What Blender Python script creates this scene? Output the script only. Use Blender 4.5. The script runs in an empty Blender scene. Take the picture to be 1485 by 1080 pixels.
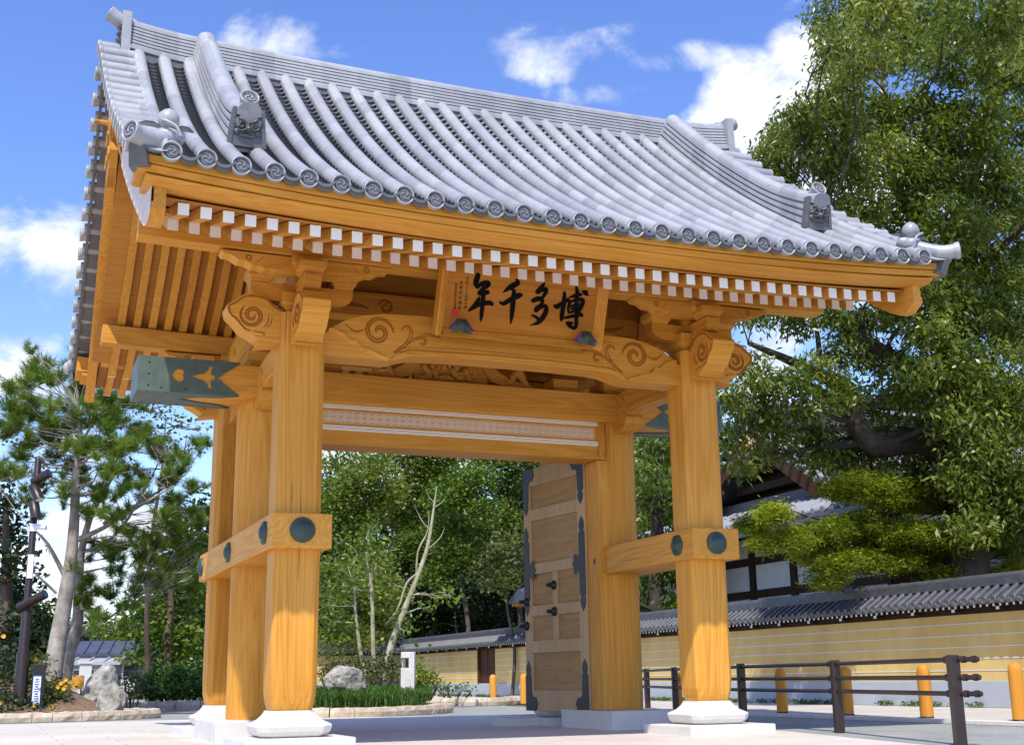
import bpy, math, random
import numpy as np
from mathutils import Vector, Matrix
from mathutils.geometry import tessellate_polygon
rng = np.random.default_rng(7); random.seed(7)
scene = bpy.context.scene
COL = scene.collection
R_ = math.radians
# ------------------------------------------------------------------ camera
CAM = np.array([-5.007, -14.043, 0.60]); YAW, PITCH, ROLL = R_(22.554), R_(13.80), R_(-.8327)
FPX, PW, PH = 1805.03, 1485.0, 1080.0
_f = np.array([math.sin(YAW)*math.cos(PITCH), math.cos(YAW)*math.cos(PITCH), math.sin(PITCH)])
_r0 = np.array([math.cos(YAW), -math.sin(YAW), 0.]); _u0 = np.cross(_r0, _f)
_r = math.cos(ROLL)*_r0 + math.sin(ROLL)*_u0; _u = -math.sin(ROLL)*_r0 + math.cos(ROLL)*_u0
cd = bpy.data.cameras.new('camera'); cam = bpy.data.objects.new('camera', cd); COL.objects.link(cam)
m = Matrix.Identity(4)
for i in range(3):
    m[i][0], m[i][1], m[i][2], m[i][3] = _r[i], _u[i], -_f[i], CAM[i]
cam.matrix_world = m
cd.sensor_width = 36; cd.lens = 36*FPX/PW; cd.clip_start = .1; cd.clip_end = 3000
scene.camera = cam
def ray(px, py): return _f + _r*(px-PW/2)/FPX + _u*(PH/2-py)/FPX
def at(px, py, Y):
    d = ray(px, py); t = (Y-CAM[1])/d[1]; return CAM + t*d
def ground(px, py, z=0.):
    d = ray(px, py); t = (z-CAM[2])/d[2]; return CAM + t*d
# ------------------------------------------------------------------ light
SUN_TO = Vector((-1.0, -1.55, 2.72)).normalized()
sd = bpy.data.lights.new('sun', 'SUN'); sun = bpy.data.objects.new('sun', sd); COL.objects.link(sun)
sd.energy = 4.6; sd.angle = R_(.53); sd.color = (1., .945, .855)
sun.rotation_euler = SUN_TO.to_track_quat('Z', 'Y').to_euler()
scene.view_settings.view_transform = 'Standard'; scene.view_settings.look = 'None'
scene.view_settings.exposure = .24; scene.view_settings.gamma = 1
# world: Nishita sky with procedural cumulus at infinity
W = bpy.data.worlds.new('World'); scene.world = W; W.use_nodes = True
nt = W.node_tree; nt.nodes.clear()
def nn(t, **k):
    n = nt.nodes.new(t)
    for a, b in k.items(): setattr(n, a, b)
    return n
def lk(a, b): nt.links.new(a, b)
def math_n(op, a, b=None, c=None, clamp=False):
    n = nn('ShaderNodeMath', operation=op, use_clamp=clamp)
    for i, v in enumerate((a, b, c)):
        if v is None: continue
        if hasattr(v, 'is_linked'): lk(v, n.inputs[i])
        else: n.inputs[i].default_value = v
    return n.outputs[0]
sky = nn('ShaderNodeTexSky', sky_type='NISHITA', sun_disc=False)
sky.sun_elevation = math.asin(SUN_TO.z); sky.sun_rotation = math.atan2(SUN_TO.x, SUN_TO.y)
sky.air_density = 1.0; sky.dust_density = .35; sky.ozone_density = 2.2
hs = nn('ShaderNodeHueSaturation'); hs.inputs['Saturation'].default_value = 1.2; hs.inputs['Value'].default_value = 1.62
hs.inputs['Hue'].default_value = .517
lk(sky.outputs[0], hs.inputs['Color'])
tc = nn('ShaderNodeTexCoord'); D = tc.outputs['Generated']
n1 = nn('ShaderNodeTexNoise'); n1.inputs['Scale'].default_value = 9; n1.inputs['Detail'].default_value = 9; n1.inputs['Roughness'].default_value = .6
n1.inputs['Distortion'].default_value = .35
mp = nn('ShaderNodeMapping'); mp.inputs['Scale'].default_value = (1, 1, 1.5); lk(D, mp.inputs['Vector']); lk(mp.outputs[0], n1.inputs['Vector'])
mask = None
# (photo direction of a cloud, half width and half height in radians, weight)
CLOUDS = [((405, 45), .06, .035, .70), ((510, 62), .045, .022, .62), ((790, 78), .12, .032, .84), ((960, 88), .12, .018, .74), ((880, 135), .08, .016, .70), ((690, 85), .05, .02, .62),
          ((1120, 165), .07, .055, 1.1), ((1185, 110), .05, .05, 1.1), ((1200, 20), .05, .05, .7), ((80, 350), .05, .055, .82), ((5, 520), .07, .035, .88), ((40, 560), .06, .02, .66),
          ((-10, 160), .03, .04, .6), ((1230, 300), .16, .12, .9), ((1120, 480), .14, .12, .8), ((90, 880), .25, .10, .85), ((530, 650), .12, .03, 1.), ((200, 640), .16, .05, .62),
          ((-300, 300), .25, .15, .8), ((1900, 300), .3, .2, .8), ((500, -1700), .40, .32, .95), ((-1500, -600), .3, .25, .9)]  # high out-of-view clouds at the end are added to make ambient less blue
for (px, py), rx, rz, wgt in CLOUDS:
    d = ray(px, py); d = d/np.linalg.norm(d)
    right = np.array([d[1], -d[0], 0]); right /= np.linalg.norm(right); up = np.cross(right, d)
    comb = []
    for vec, r in ((right, rx), (up, rz)):
        dp = nn('ShaderNodeVectorMath', operation='DOT_PRODUCT'); lk(D, dp.inputs[0]); dp.inputs[1].default_value = tuple(vec/r)
        comb.append(dp.outputs['Value'])
    fr = nn('ShaderNodeVectorMath', operation='DOT_PRODUCT'); lk(D, fr.inputs[0]); fr.inputs[1].default_value = tuple(d)
    r2 = math_n('ADD', math_n('MULTIPLY', comb[0], comb[0]), math_n('MULTIPLY', comb[1], comb[1]))
    v = math_n('MULTIPLY', math_n('SUBTRACT', 1.0, math_n('MULTIPLY', r2, .5), clamp=True), wgt)
    v = math_n('MULTIPLY', v, math_n('GREATER_THAN', fr.outputs['Value'], 0.))
    mask = v if mask is None else math_n('MAXIMUM', mask, v)
body = math_n('ADD', math_n('MULTIPLY', n1.outputs[0], 1.75), math_n('ADD', mask, -1.46))
mr = nn('ShaderNodeMapRange', interpolation_type='SMOOTHSTEP'); lk(body, mr.inputs['Value'])
mr.inputs['From Min'].default_value = .0; mr.inputs['From Max'].default_value = .42
n2 = nn('ShaderNodeTexNoise'); n2.inputs['Scale'].default_value = 16; n2.inputs['Detail'].default_value = 5; lk(mp.outputs[0], n2.inputs['Vector'])
cr = nn('ShaderNodeValToRGB'); lk(n2.outputs[0], cr.inputs[0])
cr.color_ramp.elements[0].position = .35; cr.color_ramp.elements[0].color = (5.2, 5.6, 6.4, 1)
cr.color_ramp.elements[1].position = .62; cr.color_ramp.elements[1].color = (7.6, 7.7, 7.9, 1)
mx = nn('ShaderNodeMix', data_type='RGBA'); lk(mr.outputs[0], mx.inputs['Factor']); lk(hs.outputs[0], mx.inputs[6]); lk(cr.outputs[0], mx.inputs[7])
bg = nn('ShaderNodeBackground'); bg.inputs['Strength'].default_value = .14; lk(mx.outputs[2], bg.inputs['Color'])
wo = nn('ShaderNodeOutputWorld'); lk(bg.outputs[0], wo.inputs['Surface'])
# ------------------------------------------------------------------ materials
class NT:
    def __init__(s, name):
        s.m = bpy.data.materials.new(name); s.m.use_nodes = True; s.t = s.m.node_tree
        s.b = s.t.nodes['Principled BSDF']; s.out = s.t.nodes['Material Output']
    def n(s, t, ins=None, **k):
        x = s.t.nodes.new(t)
        for a, b in k.items(): setattr(x, a, b)
        for a, b in (ins or {}).items():
            if hasattr(b, 'is_linked'): s.t.links.new(b, x.inputs[a])
            else: x.inputs[a].default_value = b
        return x
    def l(s, a, b): s.t.links.new(a, b)
    def pos(s): return s.n('ShaderNodeNewGeometry').outputs['Position']
    def mapping(s, v, scale=(1, 1, 1), rot=(0, 0, 0)): return s.n('ShaderNodeMapping', {'Vector': v, 'Scale': scale, 'Rotation': rot}).outputs[0]
    def noise(s, v, sc, det=4, rough=.55, dist=0): return s.n('ShaderNodeTexNoise', {'Vector': v, 'Scale': sc, 'Detail': det, 'Roughness': rough, 'Distortion': dist}).outputs[0]
    def ramp(s, f, stops):
        r = s.n('ShaderNodeValToRGB', {'Fac': f}); e = r.color_ramp.elements
        while len(e) < len(stops): e.new(.5)
        for x, (p, c) in zip(e, stops): x.position = p; x.color = (*c, 1)
        return r.outputs[0]
    def mix(s, f, a, b, mode='MIX'):
        x = s.n('ShaderNodeMix', data_type='RGBA', blend_type=mode)
        for i, v in ((0, f), (6, a), (7, b)):
            if hasattr(v, 'is_linked'): s.l(v, x.inputs[i])
            else: x.inputs[i].default_value = v if i == 0 else ((*v, 1) if len(v) == 3 else v)
        return x.outputs[2]
    def math(s, op, a, b=0., c=0.): return s.n('ShaderNodeMath', {0: a, 1: b, 2: c}, operation=op).outputs[0]
    def bump(s, h, st=.3, d=.01): s.l(s.n('ShaderNodeBump', {'Height': h, 'Strength': st, 'Distance': d}).outputs[0], s.b.inputs['Normal'])
    def col(s, c):
        if hasattr(c, 'is_linked'): s.l(c, s.b.inputs['Base Color'])
        else: s.b.inputs['Base Color'].default_value = (*c, 1)
    def set(s, **k):
        for a, b in k.items():
            i = s.b.inputs[a.replace('_', ' ')]
            if hasattr(b, 'is_linked'): s.l(b, i)
            else: i.default_value = b
M = {}
def wood(name, axis, dark, mid, light, rough=.5, rings=16):
    k = NT(name); p = k.pos(); sc = [1., 1., 1.]; sc[axis] = .045
    v = k.mapping(p, tuple(sc), (.02, .03, .015))
    base = k.noise(v, 3.1, 3, .5, .6)
    ringv = k.math('FRACT', k.math('MULTIPLY', base, rings))
    ring = k.math('MULTIPLY', k.math('ABSOLUTE', k.math('SUBTRACT', ringv, .5)), 2.)
    sc2 = [46., 46., 46.]; sc2[axis] = 1.3
    fine = k.noise(k.mapping(p, tuple(sc2)), 1., 3, .6)
    big = k.noise(p, .9, 3, .5)
    f = k.math('ADD', k.math('MULTIPLY', ring, .26), k.math('ADD', k.math('MULTIPLY', fine, .42), k.math('MULTIPLY', big, .40)))
    c = k.ramp(f, [(.16, dark), (.5, mid), (.82, light)])
    sc3 = [9., 9., 9.]; sc3[axis] = .5
    st = k.ramp(k.noise(k.mapping(p, tuple(sc3)), 1., 4, .6), [(.63, (1, 1, 1)), (.72, (.80, .72, .62))])
    sc4 = [26., 26., 26.]; sc4[axis] = .55
    ck = k.ramp(k.noise(k.mapping(p, tuple(sc4)), 1., 2, .5), [(.25, (.45, .36, .30)), (.28, (1, 1, 1))])
    tone = k.ramp(k.noise(p, .35, 2, .5), [(.3, (.90, .86, .80)), (.7, (1.04, 1.04, 1.04))])
    c = k.mix(.8, c, ck, 'MULTIPLY'); c = k.mix(1., c, tone, 'MULTIPLY'); rnd = k.n('ShaderNodeObjectInfo').outputs['Random']
    c = k.mix(1., c, k.ramp(rnd, [(0., (.86, .83, .80)), (.5, (.97, .97, .97)), (1., (1.07, 1.09, 1.16))]), 'MULTIPLY')
    k.col(k.mix(.7, c, st, 'MULTIPLY')); k.set(Roughness=rough, Specular_IOR_Level=.16); k.bump(fine, .12, .004)
    M[name] = k.m
WD = ((.455, .178, .020), (.605, .278, .040), (.71, .365, .080))
for ax, nm in enumerate('xyz'): wood('wood_'+nm, ax, *WD)
wood('carved', 0, (.46, .19, .026), (.57, .265, .045), (.64, .32, .07), .5, 5)
wood('groove_shade', 0, (.25, .09, .012), (.31, .115, .016), (.36, .14, .022), .7, 4)  # darker wood puts the shade of the carved lines into the colour
wood('board', 0, (.42, .17, .028), (.52, .235, .042), (.58, .29, .06), .5, 7)
wood('plaque_wood', 0, (.30, .105, .012), (.42, .165, .02), (.52, .225, .036), .5, 6)
wood('pale_wood', 2, (.46, .315, .175), (.56, .40, .24), (.63, .475, .30), .65, 8)
wood('pale_panel', 1, (.34, .20, .085), (.42, .265, .12), (.50, .335, .17), .65, 7)
wood('pale_board', 1, (.52, .43, .37), (.62, .53, .47), (.68, .60, .55), .7, 4)
wood('dark_wood', 0, (.022, .012, .008), (.035, .019, .012), (.05, .028, .018), .6, 5)
wood('brown_door', 2, (.055, .022, .012), (.075, .03, .016), (.095, .04, .022), .6, 5)
wood('bollard_wood', 2, (.50, .19, .02), (.62, .27, .035), (.70, .34, .06), .45, 6)
def plain(name, c, rough=.6, metal=0., vary=.12, sc=6., bump=0., bsc=40., spec=.5):
    k = NT(name); p = k.pos(); n = k.noise(p, sc, 4, .6)
    a = tuple(x*(1-vary) for x in c); b = tuple(min(1, x*(1+vary)) for x in c)
    k.col(k.ramp(n, [(.3, a), (.7, b)])); k.set(Roughness=rough, Metallic=metal, Specular_IOR_Level=spec)
    if bump: k.bump(k.noise(p, bsc, 4, .6), bump, .01)
    M[name] = k.m; return k
plain('white_paint', (.80, .80, .79), .5, 0, .03)
k = NT('tile'); p = k.pos()
sn = k.n('ShaderNodeVectorMath', {0: p, 1: (.2891, .31, 30.)}, operation='SNAP'); wn = k.n('ShaderNodeTexWhiteNoise', {'Vector': sn.outputs[0]})
c_ = k.ramp(wn.outputs['Value'], [(.0, (.275, .28, .295)), (.5, (.325, .33, .345)), (1., (.385, .39, .40))])
k.col(k.mix(.75, c_, k.ramp(k.noise(p, 7., 5, .65), [(.32, (.80, .80, .82)), (.55, (1, 1, 1))]), 'MULTIPLY')); k.set(Roughness=k.math('ADD', k.math('MULTIPLY', k.noise(p, 11., 4), .25), .24), Specular_IOR_Level=.55); k.bump(k.noise(p, 60, 4), .04, .01); M['tile'] = k.m
plain('riser_shade', (.075, .075, .08), .6)  # pan tile risers: shade gap under each lip put into the colour
plain('tile_pan', (.28, .285, .30), .34, .0, .10, 5., .05, 60, .6)
plain('tile_mid', (.19, .195, .205), .4, 0, .1)
plain('tile_dark', (.10, .10, .108), .42, 0, .18, 9., .1, 60)
plain('wall_tile', (.075, .075, .085), .40, 0, .3, 4., .1, 60)
plain('hall_tile', (.27, .28, .31), .40, 0, .25, 2., .1, 60)
plain('patina', (.072, .112, .095), .5, .1, .22, 7., .08, 50)
plain('patina_dark', (.032, .062, .050), .5, .1, .2, 12., .08, 50)
plain('black_metal', (.022, .024, .026), .45, .3, .2, 12.)
plain('ink', (.006, .005, .005), .9, 0, .1, spec=.1)
plain('seal_red', (.55, .035, .015), .6, 0, .2)
plain('purple_cloth', (.13, .035, .25), .55, 0, .2, 20)
plain('rail_brown', (.032, .021, .018), .38, .2, .15, 10)
plain('plaster_white', (.66, .66, .64), .8, 0, .06, 2.)
plain('plinth_grey', (.42, .44, .49), .85, 0, .06, 2., .1, 90)
plain('soil', (.20, .125, .075), .95, 0, .3, 8., .6, 60)
plain('steel', (.45, .47, .5), .35, .8, .1)
plain('sign_white', (.78, .80, .84), .5, 0, .03)
plain('sign_blue', (.06, .12, .45), .5, 0, .03)
plain('house_grey', (.36, .36, .38), .8, 0, .08, 1.)
plain('house_roof', (.06, .065, .10), .5, 0, .2, 3.)
plain('yellow_paint', (.66, .33, .04), .6, 0, .08)
plain('flower', (.85, .45, .02), .6, 0, .1)
plain('glass_dark', (.03, .035, .045), .15, 0, .1)
def stone(name, a, b, sc=7., dots=True, bump=.3):
    k = NT(name); p = k.pos(); n = k.noise(p, sc, 6, .65)
    c = k.ramp(n, [(.32, a), (.68, b)])
    if dots:
        sp = k.ramp(k.noise(p, 170, 2, .5), [(.36, (.62, .62, .63)), (.46, (1, 1, 1))])
        c = k.mix(.8, c, sp, 'MULTIPLY')
    k.col(c); k.set(Roughness=.75, Specular_IOR_Level=.35); k.bump(k.math('ADD', n, k.math('MULTIPLY', k.noise(p, sc*9, 4, .6), .35)), bump, .03)
    M[name] = k.m
stone('granite', (.62, .59, .55), (.72, .69, .645), 3., True, .04)
stone('granite_rough', (.60, .55, .50), (.74, .70, .66), 9., True, .4)
stone('rock', (.17, .15, .12), (.50, .47, .41), 5., True, .9)
stone('rock_pale', (.24, .23, .19), (.50, .48, .43), 4., True, .9)
stone('kerb_stone', (.42, .33, .23), (.66, .56, .43), 6., True, .7)
k = NT('paving'); p = k.pos()
br = k.n('ShaderNodeTexBrick', {'Vector': p, 'Color1': (.68, .625, .545, 1), 'Color2': (.61, .56, .49, 1), 'Mortar': (.24, .215, .185, 1), 'Scale': 1., 'Mortar Size': .004, 'Brick Width': 1.2, 'Row Height': .6})
sp = k.ramp(k.noise(p, 120, 2), [(.35, (.8, .8, .8)), (.5, (1, 1, 1))]); bg_ = k.ramp(k.noise(p, .7, 5, .6), [(.3, (.86, .85, .84)), (.6, (1, 1, 1))])
k.col(k.mix(1, k.mix(1, br.outputs[0], sp, 'MULTIPLY'), bg_, 'MULTIPLY')); k.set(Roughness=.7); k.bump(k.noise(p, 80, 3), .1, .01); M['paving'] = k.m
k = NT('road'); p = k.pos(); v = k.n('ShaderNodeTexVoronoi', {'Vector': p, 'Scale': 22.})
k.col(k.mix(.6, k.ramp(k.noise(p, 1.1, 5, .6), [(.3, (.26, .27, .25)), (.7, (.36, .37, .34))]), k.ramp(v.outputs['Distance'], [(.1, (1.1, 1.1, 1.1)), (.6, (.72, .72, .72))]), 'MULTIPLY')); k.set(Roughness=.85); k.bump(v.outputs['Distance'], .3, .01); M['road'] = k.m
k = NT('sidewalk'); p = k.pos()
k.col(k.mix(.5, k.ramp(k.noise(p, 1.3, 5, .6), [(.3, (.46, .42, .35)), (.7, (.58, .54, .47))]), k.ramp(k.noise(p, 90, 2), [(.35, (.7, .7, .7)), (.6, (1, 1, 1))]), 'MULTIPLY')); k.set(Roughness=.9); M['sidewalk'] = k.m
k = NT('ground'); p = k.pos()
k.col(k.ramp(k.noise(p, .5, 6, .65), [(.35, (.07, .10, .03)), (.5, (.16, .13, .08)), (.7, (.26, .22, .17))])); k.set(Roughness=.95); M['ground'] = k.m
k = NT('path'); p = k.pos()
k.col(k.ramp(k.noise(p, 2.5, 6, .65), [(.3, (.20, .16, .13)), (.7, (.32, .27, .23))])); k.set(Roughness=.95); M['path'] = k.m
k = NT('earth_wall'); p = k.pos(); stk = k.ramp(k.noise(k.mapping(p, (1, 1.1, .5)), 1.6, 5, .6), [(.34, (.88, .86, .82)), (.55, (1, 1, 1))])
k.col(k.mix(1., stk, k.ramp(k.noise(p, .8, 5, .6), [(.3, (.62, .41, .135)), (.7, (.72, .51, .20))]), 'MULTIPLY')); k.set(Roughness=.9); k.bump(k.noise(p, 60, 4), .15, .01); M['earth_wall'] = k.m
def bark(name, a, b, sc=5.):
    k = NT(name); p = k.pos(); v = k.mapping(p, (1, 1, .35)); n = k.noise(v, sc, 6, .7); fl = k.noise(k.mapping(p, (1, 1, 2.5)), 2.2, 4, .6)
    k.col(k.mix(.6, k.ramp(n, [(.35, a), (.65, b)]), k.ramp(fl, [(.4, (1, 1, 1)), (.6, (.62, .6, .55))]), 'MULTIPLY')); k.set(Roughness=.9); k.bump(n, .6, .03); M[name] = k.m
bark('bark_grey', (.22, .19, .16), (.44, .40, .35)); bark('bark_dark', (.03, .023, .017), (.075, .06, .045)); bark('bark_pale', (.26, .25, .15), (.48, .46, .31), 9)
bark('bark_brown', (.075, .05, .035), (.15, .11, .08))
def leafm(name, c0, c1, c2, trans=.32, rough=.5, spec=.25):
    k = NT(name); a = k.n('ShaderNodeAttribute', attribute_name='tint')
    c = k.ramp(a.outputs['Fac'], [(.05, c0), (.5, c1), (.95, c2)])
    k.col(c); k.set(Roughness=rough, Specular_IOR_Level=spec)
    tr = k.n('ShaderNodeBsdfTranslucent', {'Color': k.mix(1, c, (1.25, 1.35, .6), 'MULTIPLY')})
    ms = k.n('ShaderNodeMixShader', {0: trans, 1: k.b.outputs[0], 2: tr.outputs[0]}); k.l(ms.outputs[0], k.out.inputs['Surface']); M[name] = k.m
leafm('leaf_camphor', (.070, .112, .013), (.145, .192, .024), (.29, .31, .06), .38, .36, .5)
leafm('leaf_forest', (.055, .098, .014), (.115, .168, .022), (.25, .285, .048), .38, .4, .4)
leafm('leaf_bright', (.065, .12, .014), (.12, .19, .022), (.20, .27, .04))
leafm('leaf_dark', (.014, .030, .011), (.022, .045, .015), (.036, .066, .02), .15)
leafm('leaf_pine', (.070, .125, .016), (.13, .205, .024), (.24, .31, .05), .38)
leafm('leaf_yew', (.10, .145, .012), (.22, .265, .018), (.35, .375, .03), .40)
leafm('leaf_hedge', (.045, .10, .018), (.080, .165, .028), (.125, .225, .045), .22, .35, .45)
leafm('leaf_grass', (.035, .080, .014), (.065, .135, .022), (.12, .20, .04), .3)
leafm('leaf_olive', (.060, .080, .020), (.10, .12, .032), (.15, .165, .05))
leafm('leaf_shrub', (.05, .075, .018), (.085, .11, .024), (.15, .17, .035))
# ------------------------------------------------------------------ mesh helpers
class MB:
    def __init__(s): s.v = []; s.f = []; s.mi = []; s.sm = []
    def add(s, vs, fs, mi=0, sm=False):
        o = len(s.v); s.v += [tuple(map(float, v)) for v in vs]
        for f in fs: s.f.append(tuple(o+i for i in f)); s.mi.append(mi); s.sm.append(sm)
        return s
    def box(s, x0, x1, y0, y1, z0, z1, mi=0):
        vs = [(x, y, z) for z in (z0, z1) for y in (y0, y1) for x in (x0, x1)]
        return s.add(vs, [(0, 2, 3, 1), (4, 5, 7, 6), (0, 1, 5, 4), (2, 6, 7, 3), (0, 4, 6, 2), (1, 3, 7, 5)], mi)
    def loft(s, rings, mi=0, sm=False, closed=True, cap=True):
        n = len(rings[0]); vs = [p for r in rings for p in r]; fs = []
        for i in range(len(rings)-1):
            for j in range(n if closed else n-1):
                k = (j+1) % n; fs.append((i*n+j, i*n+k, (i+1)*n+k, (i+1)*n+j))
        s.add(vs, fs, mi, sm)
        if cap and closed:
            s.add(rings[0], [tuple(range(n))[::-1]], mi); s.add(rings[-1], [tuple(range(n))], mi)
        return s
    def tube(s, path, rad, n=8, mi=0, sm=True, cap=True, flat=None):
        P = [np.array(p, float) for p in path]; m_ = len(P); rad = [rad]*m_ if np.isscalar(rad) else rad
        T = [P[min(i+1, m_-1)]-P[max(i-1, 0)] for i in range(m_)]; T = [t/(np.linalg.norm(t)+1e-9) for t in T]
        a = np.array([0, 0, 1.]) if abs(T[0][2]) < .9 else np.array([1., 0, 0])
        u = np.cross(T[0], a); u /= np.linalg.norm(u); rings = []
        for i in range(m_):
            u = u - T[i]*(u@T[i]); u /= np.linalg.norm(u)+1e-9; w = np.cross(T[i], u)
            ring = [P[i]+rad[i]*(math.cos(q)*u+math.sin(q)*w) for q in np.linspace(0, 2*math.pi, n, endpoint=False)]
            rings.append(ring)
        return s.loft(rings, mi, sm, True, cap)
    def lathe(s, prof, c=(0, 0, 0), n=20, mi=0, sm=True):
        rings = [[(c[0]+r*math.cos(q), c[1]+r*math.sin(q), c[2]+z) for q in np.linspace(0, 2*math.pi, n, endpoint=False)] for r, z in prof]
        return s.loft(rings, mi, sm)
    def plate(s, outer, holes, O, U, V, N, th, mi=0, side_mi=None):
        O, U, V, N = (np.array(a, float) for a in (O, U, V, N)); loops = [outer]+list(holes)
        flat = [p for l in loops for p in l]
        tri = tessellate_polygon([[Vector((p[0], p[1], 0)) for p in l] for l in loops])
        P0 = [O+U*p[0]+V*p[1] for p in flat]; P1 = [p+N*th for p in P0]
        def fix(t, want):
            a, b, c = (np.array(flat[i]) for i in t); ar = (b[0]-a[0])*(c[1]-a[1])-(b[1]-a[1])*(c[0]-a[0])
            return tuple(t) if (ar > 0) == want else tuple(t)[::-1]
        right = np.cross(U, V)@N > 0
        s.add(P1, [fix(t, right) for t in tri], mi); s.add(P0, [fix(t, not right) for t in tri], mi)
        o = 0
        for l in loops:
            n = len(l)
            s.add([P0[o+i] for i in range(n)]+[P1[o+i] for i in range(n)], [(i, (i+1) % n, n+(i+1) % n, n+i) for i in range(n)], mi if side_mi is None else side_mi); o += n
        return s
    def fx(s, o, fn):
        s.v[o:] = [tuple(map(float, fn(*p))) for p in s.v[o:]]; return s
    def build(s, name, mats, parent=None, bevel=0, recalc=True):
        me = bpy.data.meshes.new(name); me.from_pydata(s.v, [], s.f)
        mats = [mats] if isinstance(mats, str) else mats
        for q in mats: me.materials.append(M[q])
        me.polygons.foreach_set('material_index', s.mi); me.polygons.foreach_set('use_smooth', s.sm); me.update()
        if recalc:
            import bmesh
            b = bmesh.new(); b.from_mesh(me); bmesh.ops.recalc_face_normals(b, faces=b.faces); b.to_mesh(me); b.free()
        o = bpy.data.objects.new(name, me); COL.objects.link(o)
        if parent: o.parent = parent
        if bevel:
            bv = o.modifiers.new('bevel', 'BEVEL'); bv.width = bevel; bv.segments = 2; bv.limit_method = 'ANGLE'; bv.angle_limit = R_(40)
        return o
def thing(name, label, cat, loc=(0, 0, 0), rotz=0, group=None):
    o = bpy.data.objects.new(name, None); COL.objects.link(o); o.location = loc; o.rotation_euler = (0, 0, rotz); o.empty_display_size = .3
    return tag(o, label, cat, group)
def tag(o, label, cat, group=None, kind=None):
    o['label'] = label; o['category'] = cat
    if group: o['group'] = group
    if kind: o['kind'] = kind
    return o
def structure(o): o['kind'] = 'structure'; return o
def dup(o, parent=None, loc=None, rotz=None):
    c = o.copy(); COL.objects.link(c); c.parent = parent if parent else o.parent
    if loc is not None: c.location = loc
    if rotz is not None: c.rotation_euler = (0, 0, rotz)
    for ch in list(o.children):
        dup(ch, c)
    return c
def chamfer_sq(cx, cy, h, ch): 
    a, b = h, h-ch
    return [(cx-b, cy-a), (cx+b, cy-a), (cx+a, cy-b), (cx+a, cy+b), (cx+b, cy+a), (cx-b, cy+a), (cx-a, cy+b), (cx-a, cy-b)]
def spiral(cx, cz, r0, r1, turns, a0, n=26, sgn=1):
    return [(cx+(r0+(r1-r0)*t)*math.cos(a0+sgn*turns*2*math.pi*t), cz+(r0+(r1-r0)*t)*math.sin(a0+sgn*turns*2*math.pi*t)) for t in np.linspace(0, 1, n)]
def smooth(pts, n=4):
    P = [np.array(p, float) for p in pts]; out = []
    for i in range(len(P)-1):
        p0, p1, p2, p3 = P[max(i-1, 0)], P[i], P[i+1], P[min(i+2, len(P)-1)]
        for t in np.linspace(0, 1, n, endpoint=False):
            out.append(.5*((2*p1)+(p2-p0)*t+(2*p0-5*p1+4*p2-p3)*t*t+(3*p1-p0-3*p2+p3)*t**3))
    out.append(P[-1]); return out
def brush(mb, pts, O, U, V, N, th, mi=0):
    """a brush stroke: points (u, v, half width) swept as a flat ribbon with rounded ends"""
    S = smooth(pts, 6); L, Rr = [], []
    for i, p in enumerate(S):
        t = S[min(i+1, len(S)-1)][:2]-S[max(i-1, 0)][:2]; t = t/(np.linalg.norm(t)+1e-9); nrm = np.array([-t[1], t[0]])
        w = max(p[2], .0015); L.append(p[:2]+nrm*w); Rr.append(p[:2]-nrm*w)
    def cap(p, q, sg):
        c = (p+q)/2; r = np.linalg.norm(p-q)/2; a0 = math.atan2(*(p-c)[::-1]); return [c+r*np.array([math.cos(a0+sg*a), math.sin(a0+sg*a)]) for a in np.linspace(0, math.pi, 6)[1:-1]]
    O, U, V, N = (np.array(a, float) for a in (O, U, V, N)); w3 = lambda p: O+U*p[0]+V*p[1]+N*th
    n = len(S); mb.add([w3(p) for p in L]+[w3(p) for p in Rr], [(i, i+1, n+i+1, n+i) for i in range(n-1)], mi)
    e = [L[-1]]+cap(L[-1], Rr[-1], -1)+[Rr[-1]]; b = [L[0]]+cap(L[0], Rr[0], 1)+[Rr[0]]
    for q in (e, b): mb.add([w3(p) for p in q], [tuple(range(len(q)))], mi)
# ================================================================== THE GATE (centre at the origin, front towards -Y)
X_, Y_, Z_ = np.eye(3)
gate = thing('temple_gate', 'large new timber temple gate with grey tiled roof, square posts and carved beams', 'gate')
def zs(t): return 7.85-.95*t+.0485*t*t
def sori(x): return .125*(abs(x)/3.9)**2.5
def so(x, t): return sori(x)*(.30+.70*min(1, t/3.9))
def sweep_x(mb, prof, xs, zoff, mi=0, sm=False): return mb.loft([[(x, y, z+zoff(x)) for y, z in prof] for x in xs], mi, sm)
TE = 4.08
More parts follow.
